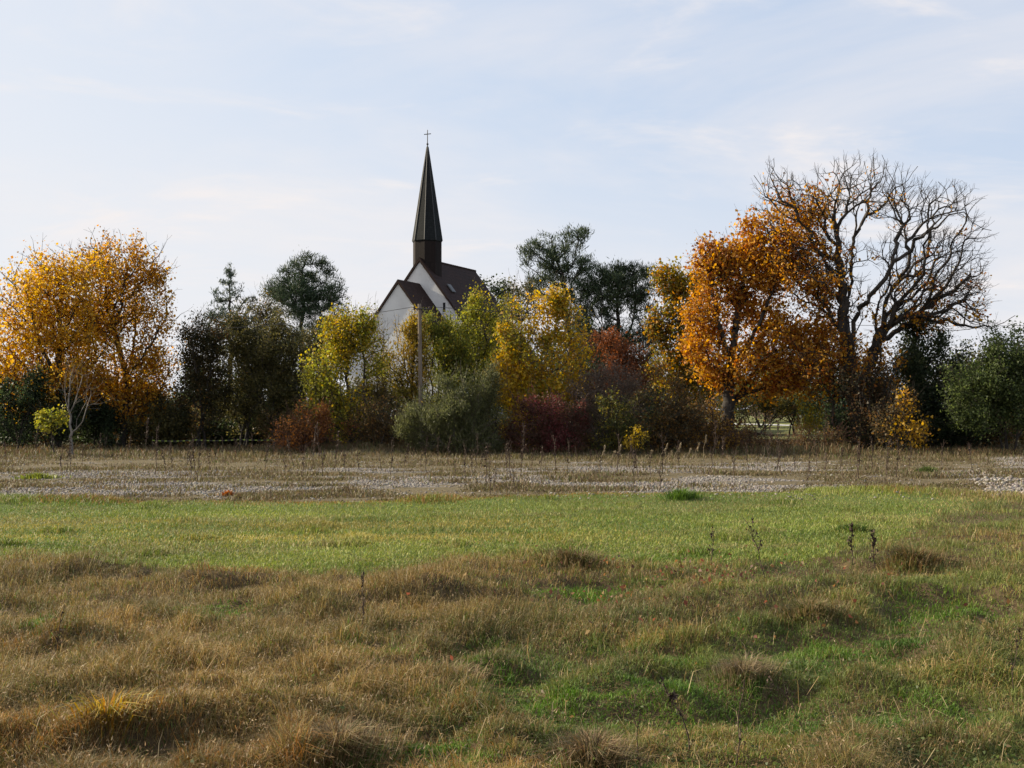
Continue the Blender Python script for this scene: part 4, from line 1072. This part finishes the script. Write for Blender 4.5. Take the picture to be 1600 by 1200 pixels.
# greener to the right and in the hollows
right = smooth(700, 1250, px + (py - 900) * 0.9)
far_left = smooth(1050, 900, py) * smooth(900, 600, px)
greenness = np.clip(0.13 + 0.60 * right + 0.95 * hollow * smooth(0.44, 0.56, gn) * (0.35 + 0.65 * smooth(900, 1040, py)) + 0.6 * (gn - 0.5) * (0.3 + right) + 0.35 * (noise2(x * 1.7, y * 1.1, 87) - 0.5) * (0.25 + right), 0, 0.95)
greenness *= 1 - 0.4 * far_left
greenness = np.maximum(greenness, 0.94 * gz_)
isg = rng.random(len(x)) < greenness
L = np.where(isg, 0.08 + 0.09 * rng.random(len(x)), 0.10 + 0.14 * rng.random(len(x)) + 0.16 * hm)
L *= (0.55 + 0.4 * fbm(x * 1.3, y * 1.3, 77) + 0.85 * smooth(0.45, 0.9, tuft)) * (1 - 0.30 * hollow)
W = np.where(isg, 0.0065, 0.0046) * (0.7 + 0.6 * rng.random(len(x))) * (y / 10) ** 0.5
straw = np.array((0.31, 0.225, 0.090)); brn = np.array((0.200, 0.130, 0.050)); rust = np.array((0.30, 0.145, 0.040)); pale = np.array((0.42, 0.34, 0.19)); oliv = np.array((0.135, 0.125, 0.035))
kk = rng.random(len(x)); c = np.empty((len(x), 3)); c[:] = brn
c[kk < 0.36] = straw; c[kk < 0.04] = pale
c[kk > 0.74 - 0.3 * (gn - 0.5)] = oliv
orange = 0.38 * smooth(0.55, 0.70, fbm(x * 0.55, y * 0.55, 91)) * smooth(900, 500, px)
c[rng.random(len(x)) < orange * 0.7] = rust
gr = mixc_(np.tile((0.095, 0.185, 0.020), (len(x), 1)), (0.165, 0.185, 0.050), np.clip(rng.random(len(x)) + 0.6 * right - 0.7 * gz_ - 0.2 * hollow, 0, 1))
patch = (fbm(x * 0.8, y * 1.1, 131) - 0.5)[:, None] * np.array((1.3, 1.0, 0.8))
c = np.where(isg[:, None], gr, c)
c *= (0.55 + 0.7 * rng.random((len(x), 1))) * (1 + patch)
_, tips_ = blades("rough_grass", x, y, L, W, c, 0.25 + 1.15 * rng.random(len(x)), "rough brown and green grass covering the foreground", "grass")
# feathery seed heads on part of the brown stems
sel = np.where(~isg & (rng.random(len(x)) < 0.07))[0]
C = np.repeat(tips_[sel], 2, 0) + rng.normal(0, 0.012, (len(sel) * 2, 3))
U = rng.normal(size=C.shape) * 0.6 + np.array((0, 0, 0.8))
V, f = leaf_quads(C, U, 0.018 + 0.02 * rng.random(len(C)), 0.004 + 0.005 * rng.random(len(C)))
hc = np.where(rng.random((len(C), 1)) < 0.3, np.array([[0.40, 0.31, 0.20]]), np.array([[0.29, 0.20, 0.12]])) * (0.7 + 0.5 * rng.random((len(C), 1)))
tag(np_mesh("grass_seed_heads", V, [f], M_GRASS, colors=hc), "feathery pale seed heads on the rough grass", "grass", kind="stuff")

# long pale stalks lying every way over the rough grass
x, y = field_points(1300, 6.3, 17, 2.0)
px, py = proj(x, y); ok = py > border_row(px) + 4; x, y = x[ok], y[ok]; n_ = len(x)
c = np.where(rng.random((n_, 1)) < 0.35, np.array([[0.46, 0.36, 0.20]]), np.array([[0.30, 0.21, 0.10]])) * (0.7 + 0.6 * rng.random((n_, 1)))
blades("dry_stems", x, y, 0.16 + 0.22 * rng.random(n_), 0.0030 + 0.0026 * rng.random(n_), c, 0.4 + 1.2 * rng.random(n_), "scattered long pale dry stems leaning over the rough grass", "grass")
# broad-leaved weeds among the grass on the right
x, y = field_points(9000, 6.3, 17, 2.0)
px, py = proj(x, y); ok = (py > border_row(px) + 6) & (rng.random(len(x)) < smooth(600, 1200, px + (py - 900)) * smooth(0.42, 0.62, fbm(x * 1.4, y * 1.4, 161))); x, y = x[ok], y[ok]; n_ = len(x)
C = np.stack([x, y, ground_z(x, y) + 0.04 + 0.14 * rng.random(n_)], 1)
V, f = leaf_quads(C, rng.normal(size=C.shape) * np.array((1, 1, .4)), 0.02 + 0.035 * rng.random(n_), 0.010 + 0.015 * rng.random(n_))
c = palette_pick([((0.06, 0.09, 0.026), 4), ((0.085, 0.11, 0.036), 3), ((0.13, 0.085, 0.04), 2)], n_, rng.random(n_))
tag(np_mesh("weed_leaves", V, [f], M_LEAF, colors=c), "small broad weed leaves among the grass on the right", "weeds", kind="stuff")

# mown green strip
x, y = field_points(340000, 14, 33.5, 1.3, 3.2)
px, py = proj(x, y)
ok = (py < border_row(px) + 26 * (fbm(x * 0.9, y * 0.5, 333, 3) - 0.5) + rng.normal(0, 3, len(x))) & (py > gravel_row(px) + rng.normal(0, 1.2, len(x)))
x, y, px, py = x[ok], y[ok], px[ok], py[ok]
n_ = len(x)
t = rng.random(n_)
c = mixc_(np.tile((0.115, 0.175, 0.030), (n_, 1)), (0.215, 0.225, 0.055), np.clip(t + 1.4 * (fbm(x * .4, y * .6, 151) - .5), 0, 1))
yb = smooth(802, 818, py) * smooth(858, 838, py) * smooth(1150, 700, px) * (0.35 + 0.9 * smooth(0.35, 0.65, fbm(x * .3, y * .9, 31)))
c = np.where((rng.random(n_) < yb * 0.75)[:, None], np.array((0.30, 0.25, 0.070)), c)
dry = smooth(0.52, 0.72, fbm(x * 0.5, y * 1.2, 37)) * 0.5 + 0.10
c = np.where((rng.random(n_) < dry)[:, None], np.array((0.245, 0.215, 0.085)), c)
fr = smooth(9, 1, py - gravel_row(px))
c = np.where((rng.random(n_) < fr * 0.55 * smooth(.4, .6, noise2(x * .5, y * .1, 5)))[:, None], np.array((0.26, 0.15, 0.05)), c)
edge_r = smooth(1380, 1560, px)
c = np.where((rng.random(n_) < edge_r * 0.7)[:, None], np.array((0.24, 0.18, 0.08)), c)
c *= (0.7 + 0.6 * rng.random((n_, 1))) * (0.45 + 0.62 * fbm(x * 0.7, y * 0.9, 141, 4)[:, None] + 0.62 * fbm(x * 0.22, y * 0.5, 143, 3)[:, None])
L = (0.05 + 0.07 * rng.random(n_)) * (0.7 + 0.6 * fbm(x * 0.8, y * 0.8, 3)) + fr * 0.22 * smooth(.45, .8, noise2(x * 0.5, y * 0.2, 15)) + 0.14 * smooth(0.80, 0.97, noise2(x * 1.1, y * 0.9, 16))
blades("mown_grass", x, y, L, 0.009 + 0.009 * rng.random(n_), c, 0.4 + 0.8 * rng.random(n_), "short green mown grass strip across the middle of the field", "grass")

# sparse weeds and grass on the pebbly strip
x, y = field_points(230000, 29, 62, 1.6, 4)
px, py = proj(x, y)
gm = gravel_mask(x, y)
dn = fbm(x * 0.5, y * 0.7, 55)
ok = (py < gravel_row(px) + 1) & (rng.random(len(x)) < np.maximum((1 - gm) ** 1.5 * (0.55 + 0.6 * smooth(0.35, 0.65, dn)), 0.10 + 0.4 * noise2(x * 2.1, y * 1.2, 59) ** 2))
x, y, px, py, dn = x[ok], y[ok], px[ok], py[ok], dn[ok]
n_ = len(x)
bank = smooth(722, 708, py)
L = (0.04 + 0.09 * rng.random(n_)) * (0.3 + 1.6 * smooth(.3, .75, dn)) + 0.22 * rng.random(n_) * smooth(0.72, 0.95, noise2(x * 0.45, y * 0.6, 57)) + bank * (0.10 + 0.30 * rng.random(n_))
pal = [((0.165, 0.120, 0.068), 4), ((0.115, 0.105, 0.040), 3), ((0.135, 0.100, 0.058), 4), ((0.24, 0.19, 0.12), 1.2), ((0.10, 0.12, 0.033), 1.6)]
key = 0.5 * np.clip((fbm(x * .35, y * .5, 71) - .5) * 2.4 + .5, 0, 1) + 0.5 * rng.random(n_)
c = palette_pick(pal, n_, key) * (0.7 + 0.6 * rng.random((n_, 1)))
blades("strip_weeds", x, y, L, 0.018 + 0.02 * rng.random(n_), c, 0.3 + 0.8 * rng.random(n_), "low dry weeds and moss growing over the pebbly strip", "weeds")

# undergrowth at the foot of the tree belt
x = rng.uniform(-30, 34, 60000); y = rng.uniform(58.5, 74, 60000)
px, py = proj(x, y)
ok = (rng.random(len(x)) < 0.25 + 0.75 * smooth(0.4, 0.6, fbm(x * .5, y * .5, 44))) & ((y > 60) | (rng.random(len(x)) < .5))
x, y, px = x[ok], y[ok], px[ok]; n_ = len(x)
wd = smooth(1120, 1180, px) * smooth(1400, 1320, px)
L = 0.18 + 0.35 * rng.random(n_) + wd * 0.7 * rng.random(n_) * noise2(x * .8, y * .8, 6)
pal = [((0.12, 0.085, 0.045), 4), ((0.085, 0.09, 0.035), 3), ((0.17, 0.095, 0.05), 2), ((0.24, 0.19, 0.10), 1)]
c = palette_pick(pal, n_, rng.random(n_)) * (0.7 + 0.6 * rng.random((n_, 1)))
blades("undergrowth", x, y, L, 0.025 + 0.03 * rng.random(n_), c, 0.2 + 0.6 * rng.random(n_), "dry brown undergrowth along the foot of the tree belt", "weeds")

# pebbles
def pebbles(name, n, y0, y1, smin, smax, label, thr):
    x, y = field_points(n * 8, y0, y1, 1.5, 2)
    ok = rng.random(len(x)) < gravel_mask(x, y) ** 1.3 + thr
    x, y = x[ok][:n], y[ok][:n]
    n = len(x)
    z = ground_z(x, y)
    s = smin + (smax - smin) * rng.random(n) ** 2.5
    px, py = proj(x, y)
    s = s * (1 + 0.9 * smooth(1480, 1560, px) * smooth(735, 760, py))
    oc = np.array([(1, 0, 0), (0, 1, 0), (-1, 0, 0), (0, -1, 0), (0, 0, 1), (0, 0, -.4), (.6, .6, .6), (-.6, .6, .55), (-.6, -.6, .6), (.6, -.6, .55)], float)
    V = oc[None] * (0.7 + 0.6 * rng.random((n, 10, 1))) * s[:, None, None]
    a = rng.random(n) * 6.28; ca, sa = np.cos(a)[:, None], np.sin(a)[:, None]
    V = np.stack([V[..., 0] * ca - V[..., 1] * sa, V[..., 0] * sa + V[..., 1] * ca, V[..., 2] * 0.75], 2) + np.stack([x, y, z + s * 0.2], 1)[:, None]
    tri = np.array([(0, 1, 6), (1, 2, 7), (2, 3, 8), (3, 0, 9), (4, 6, 7), (4, 7, 8), (4, 8, 9), (4, 9, 6), (6, 1, 7), (7, 2, 8), (8, 3, 9), (9, 0, 6)])
    f = (np.arange(n)[:, None, None] * 10 + tri[None]).reshape(-1, 3)
    g = 0.13 + 0.18 * rng.random((n, 1)) ** 1.5
    c = np.repeat(g * np.array([[1.0, 0.89, 0.79]]) * (0.95 + 0.1 * rng.random((n, 3))), 12, 0)
    mm = leaf_mat(name + "_stone", 0.0, 0.9, 0.2)
    tag(np_mesh(name, V.reshape(-1, 3), [f], mm, colors=c), label, "pebbles", kind="stuff")
pebbles("pebbles", 26000, 30, 60, 0.016, 0.050, "pale grey pebbles strewn over the bare strip", 0.06)

# red and orange leaves lying in the rough grass
x, y = field_points(6000, 10, 18.5, 1.8)
px, py = proj(x, y)
dens = np.exp(-((px - 1080) / 190) ** 2 - ((py - 935) / 48) ** 2) * (0.15 + 1.2 * smooth(.45, .65, fbm(x * 1.2, y * 1.2, 19))) + 0.015 * (px > 600)
ok = (rng.random(len(x)) < dens) & (py > border_row(px))
x, y = x[ok], y[ok]; n_ = len(x)
C = np.stack([x, y, ground_z(x, y) + 0.12 + 0.14 * rng.random(n_)], 1)
V, f = leaf_quads(C, rng.normal(size=C.shape), 0.03 + 0.05 * rng.random(n_), 0.022 + 0.03 * rng.random(n_))
c = palette_pick([((0.17, 0.062, 0.042), 3), ((0.11, 0.05, 0.034), 4), ((0.19, 0.10, 0.045), 3.5), ((0.22, 0.16, 0.09), 2)], n_, rng.random(n_))
tag(np_mesh("fallen_leaves", V, [f], M_LEAF, colors=c), "red and orange leaves caught in the rough grass", "leaves", kind="stuff")

# ------------------------------------------------------------------ single tussocks and plants
def on_ground(px, py):
    d = EYE * F / (py - HOR)
    x = (px - 800) / F * d
    return x, d
def tussock(px, py, r, n, Lr, cols, label, w=0.008, lean=1.25, name="grass_tussock", cat="grass tussock"):
    cx_, cy_ = on_ground(px, py)
    a = rng.random(n) * 6.283; q = np.abs(rng.normal(0, 0.5, n)) * r
    ua = q * np.cos(a - 0.785) * 1.3; va = q * np.sin(a - 0.785) * 0.75
    x = cx_ + (ua - va) * 0.7071; y = cy_ + (ua + va) * 0.7071
    L = (Lr[0] + (Lr[1] - Lr[0]) * rng.random(n)) * np.clip(1.1 - 0.3 * q / r, 0.4, 1.2)
    c = np.array(cols)[rng.integers(len(cols), size=n)] * (0.7 + 0.6 * rng.random((n, 1)))
    o, _ = blades(name, x, y, L, w * (0.7 + 0.7 * rng.random(n)), c, lean * (0.3 + 0.7 * rng.random(n)), label, cat, kind=None, origin=(cx_, cy_, float(ground_z(cx_, cy_))), az=a + rng.normal(0, 0.5, n))
    return o
tussock(172, 1172, 0.24, 420, (0.18, 0.38), [(0.38, 0.25, 0.04), (0.34, 0.17, 0.03), (0.26, 0.22, 0.05), (0.18, 0.12, 0.05)], "tall orange-yellow grass tussock in the lower left corner", 0.010)
tussock(1332, 829, 0.42, 420, (0.12, 0.26), [(0.07, 0.12, 0.025), (0.10, 0.16, 0.03), (0.2, 0.2, 0.06)], "small dark green grass tuft alone in the mown strip", 0.016)
tussock(1425, 885, 0.50, 1100, (0.25, 0.50), [(0.11, 0.11, 0.032), (0.15, 0.12, 0.045), (0.19, 0.11, 0.05)], "bushy olive-brown tussock at the right end of the mown strip", 0.010)
tussock(1262, 968, 0.42, 1000, (0.18, 0.36), [(0.10, 0.11, 0.03), (0.15, 0.11, 0.05), (0.22, 0.16, 0.08)], "dark round tussock right of centre in the rough grass", 0.008)
tussock(925, 1188, 0.32, 900, (0.20, 0.34), [(0.16, 0.10, 0.05), (0.10, 0.09, 0.035), (0.24, 0.17, 0.09)], "dark brown tussock at the bottom edge right of centre", 0.006)
tussock(1160, 1060, 0.34, 700, (0.14, 0.28), [(0.12, 0.11, 0.04), (0.20, 0.14, 0.08), (0.26, 0.2, 0.12)], "tussock with pale stems left of the tall seed stalks", 0.006)
tussock(530, 1188, 0.42, 1200, (0.16, 0.32), [(0.20, 0.13, 0.065), (0.26, 0.19, 0.10), (0.12, 0.11, 0.04)], "wide brown tussock at the bottom edge left of centre", 0.006)
tussock(680, 1060, 0.44, 900, (0.16, 0.32), [(0.20, 0.13, 0.065), (0.26, 0.19, 0.10), (0.12, 0.10, 0.04)], "brown tussock casting a dark shadow in the middle foreground", 0.006)
tussock(905, 893, 0.60, 900, (0.20, 0.40), [(0.14, 0.11, 0.045), (0.20, 0.13, 0.07), (0.10, 0.11, 0.03)], "dark tussock on the lower edge of the mown strip", 0.010)
tussock(1064, 781, 0.5, 420, (0.22, 0.42), [(0.08, 0.14, 0.025), (0.11, 0.18, 0.03)], "bright green tuft where the mown strip meets the pebbles", 0.02)
tussock(356, 775, 0.13, 110, (0.10, 0.22), [(0.40, 0.13, 0.03), (0.30, 0.10, 0.03)], "bright orange leafy weed on the pebbles at left", 0.05, 0.6, "orange_weed", "weed")
tussock(60, 748, 0.6, 620, (0.10, 0.28), [(0.22, 0.24, 0.04), (0.15, 0.18, 0.035)], "yellow-green clump of weeds at the left end of the pebbly strip", 0.03, 0.8, "weed_clump", "weed")
tussock(1448, 738, 0.36, 420, (0.15, 0.35), [(0.07, 0.10, 0.03), (0.10, 0.12, 0.035)], "dark green clump of weeds at the right end of the pebbly strip", 0.03, 0.8, "weed_clump", "weed")

def stalk_mesh(name, h, r, nb, seedn, bend, spread, rs):
    g = np.random.default_rng(rs)
    P0, P1, R0, R1 = [], [], [], []
    def path(a, d, l, n, ra, rb_):
        p = np.array(a); 
        for k in range(n):
            q = p + d * l / n + g.normal(0, l * 0.018, 3)
            P0.append(p); P1.append(q); R0.append(ra + (rb_ - ra) * k / n); R1.append(ra + (rb_ - ra) * (k + 1) / n)
            p = q; d = unit(d + np.array((bend, 0, 0)) * 0.25)
        return p
    top = path((0, 0, -0.05), unit(np.array((g.normal(0, .04), g.normal(0, .04), 1.0))), h, 8, r, r * 0.45)
    main = list(zip(P0, P1))
    V2 = []
    heads = [top]
    for k in range(nb):
        j = g.integers(3, 8); a = main[j][0]
        an = g.random() * 6.28
        e = path(a, unit(np.array((math.cos(an) * spread, math.sin(an) * spread, 1.0))), h * (0.10 + 0.18 * g.random()), 3, r * 0.5, r * 0.3)
        heads.append(e)
    V, f = tubes(np.array(P0), np.array(P1), np.array(R0), np.array(R1), 5)
    faces = [f]
    C = []
    for k in range(seedn):
        j = g.integers(4, len(P0)); tt = g.random()
        C.append(P0[j] * (1 - tt) + P1[j] * tt + g.normal(0, r * 2.0, 3))
    if C:
        C = np.array(C); n = len(C)
        Lh = (r * 5) * (0.6 + g.random(n))
        V2, f2 = leaf_quads(C, g.normal(size=C.shape) + np.array((0, 0, .5)), Lh, Lh * 0.6)
        faces.append(f2 + len(V)); V = np.concatenate([V, V2])
    me = bpy.data.meshes.new(name)
    o = np_mesh(name, V, faces, M_STALK)
    return o

# dry stalks on the pebbly strip: prototypes, then copies
protos = [stalk_mesh("dry_weed_stalk", 1.15, 0.0115, 8, 14, 0.0, 0.4, 1), stalk_mesh("dry_weed_stalk", 0.9, 0.0105, 12, 24, 0.05, 0.55, 2), stalk_mesh("dry_weed_stalk", 1.4, 0.0115, 12, 30, -0.03, 0.3, 3), stalk_mesh("dry_weed_stalk", 0.8, 0.0105, 9, 10, 0.08, 0.6, 4)]
spots = [(95, 735), (105, 738), (242, 742), (300, 748), (306, 740), (262, 722), (290, 745), (445, 742), (336, 728), (415, 740), (475, 752), (540, 742), (610, 742), (655, 735), (683, 728), (736, 742), (765, 775), (762, 755), (790, 752),
         (772, 765), (806, 772), (798, 748), (740, 738), (940, 745), (965, 738), (1000, 752), (990, 760), (1031, 768), (1035, 740), (1258, 752), (1222, 742), (1290, 748), (1340, 748), (1335, 752), (1380, 758), (1260, 760), (1400, 745), (1210, 752),
         (155, 712), (165, 708), (180, 710), (200, 712), (225, 716), (370, 716), (398, 714), (428, 716), (520, 735), (560, 738), (28, 714), (12, 722), (57, 716), (130, 726), (500, 716), (640, 722), (700, 726), (830, 732), (870, 736), (905, 728), (1105, 742), (1145, 748), (1170, 736), (100, 742), (110, 746), (258, 740), (270, 736), (296, 730), (310, 752), (330, 735), (350, 722), (460, 728), (485, 736), (505, 745), (596, 736), (630, 742), (668, 740), (712, 745), (728, 750), (752, 738), (815, 748), (845, 738), (888, 742), (920, 735), (980, 730), (1015, 742), (1060, 738), (1125, 730), (1195, 726), (1240, 738), (1275, 730), (1310, 738), (1360, 735), (1420, 730), (1470, 728), (1520, 736)]
LABS = "thin dark dry weed stalk standing on the pebbly strip"
for i, (sx_, sy_) in enumerate(spots):
    pr = protos[i % 4]
    o = pr if i < 4 else pr.copy()
    if i >= 4: COL.objects.link(o)
    x_, y_ = on_ground(sx_, sy_)
    o.location = (x_, y_, float(ground_z(x_, y_)))
    o.rotation_euler = (random.gauss(0, .07), random.gauss(0, .07), random.random() * 6.28)
    k_ = 0.75 + 0.6 * random.random(); o.scale = (k_, k_, k_)
    tag(o, LABS, "weed stalk", "dry weed stalks on the pebbly strip")
# pale plumes of reed grass before the chestnut
M_PLUME = noise_mat("pale_plume", (0.20, 0.155, 0.095), (0.30, 0.24, 0.155), 20, 0.9)
def plume_mesh(h, bend, rs):
    o = stalk_mesh("plume_grass", h, 0.010, 0, 0, bend, 0, rs)
    me = o.data
    V = np.empty(len(me.vertices) * 3, np.float32); me.vertices.foreach_get("co", V); V = V.reshape(-1, 3)
    top = V[-5:].mean(0); g = np.random.default_rng(rs)
    n = 60
    tt = g.random(n)
    C = top + np.stack([bend * 0.35 * tt * 0.6 + g.normal(0, .018, n), g.normal(0, .018, n), (tt - 0.45) * 0.34], 1)
    V2, f2 = leaf_quads(C, np.tile((bend, 0, 1.0), (n, 1)) + g.normal(0, .3, (n, 3)), 0.07 + 0.04 * g.random(n), np.full(n, 0.025))
    idx = np.arange(len(V) - 0)
    fo = np.array([p.vertices[:] for p in me.polygons])
    bpy.data.objects.remove(o)
    return np_mesh("plume_grass", np.concatenate([V, V2]), [fo, f2 + len(V)], M_PLUME)
pp = [plume_mesh(0.75, 0.5, 5), plume_mesh(0.55, 0.8, 6)]
tall = plume_mesh(1.05, 0.12, 8)
x_, y_ = on_ground(1100, 722); tall.location = (x_, y_, float(ground_z(x_, y_)))
tag(tall, "tallest pale plume of reed grass, standing upright before the rusty shrub", "reed grass")
for i, (sx_, sy_) in enumerate([(936, 732), (944, 730), (958, 731), (1002, 727), (1030, 726), (1036, 728), (1052, 724), (1066, 722), (1085, 722)]):
    pr = pp[i % 2]; o = pr if i < 2 else pr.copy()
    if i >= 2: COL.objects.link(o)
    x_, y_ = on_ground(sx_, sy_); o.location = (x_, y_, float(ground_z(x_, y_))); o.rotation_euler = (0, 0, random.gauss(0, .5))
    tag(o, "short nodding pale plume of reed grass at the far edge of the pebbles", "reed grass", "nodding reed grass plumes")
# tall stalks in the rough grass
FS = [("seed_stalk", (566, 1000), 0.62, 0.0055, 6, 30, 0.0, .35, 11, "tall thin dark seed stalk alone in the brown grass left of centre"),
      ("seed_stalk", (1192, 905), 0.95, 0.0075, 5, 30, -0.35, .35, 12, "leaning thin green-brown stalk before the mown strip"),
      ("dock_stalk", (1072, 1150), 0.52, 0.0060, 4, 60, -0.55, .3, 13, "dark leaning dock stalk with clustered seeds in the right foreground"),
      ("seed_stalk", (1148, 1165), 0.62, 0.0050, 2, 14, 0.0, .2, 14, "straight reddish stalk right of the leaning dock stalk"),
      ("seed_stalk", (1330, 880), 0.6, 0.009, 7, 50, 0.05, .4, 15, "dark weed stalk left of the bushy olive-brown tussock"),
      ("seed_stalk", (1365, 885), 0.62, 0.009, 8, 60, 0.1, .5, 16, "branched dark weed stalk just left of the bushy olive-brown tussock"),
      ("seed_stalk", (1110, 885), 0.55, 0.008, 4, 20, 0.0, .3, 17, "short dark stalk on the edge of the mown strip right of centre"),
      ("seed_stalk", (84, 1060), 0.5, 0.0045, 3, 12, 0.1, .3, 18, "thin dark stalk in the brown grass at far left"),
      ("seed_stalk", (1000, 1185), 0.55, 0.004, 3, 10, -0.2, .3, 19, "thin stalk beside the dark brown tussock at the bottom edge"),
      ("seed_stalk", (1250, 1120), 0.55, 0.004, 4, 24, -0.5, .3, 20, "arching pale stalk in the right foreground grass"),
      ("seed_stalk", (1585, 1080), 0.6, 0.0045, 6, 30, 0.1, .3, 21, "thin upright stalk at the right edge of the foreground")]
for nm, (sx_, sy_), h, r_, nb, sn, bd, spd, rs, lab in FS:
    o = stalk_mesh(nm, h, r_, nb, sn, bd, spd, rs)
    x_, y_ = on_ground(sx_, sy_); o.location = (x_, y_, float(ground_z(x_, y_)))
    tag(o, lab, "weed stalk")
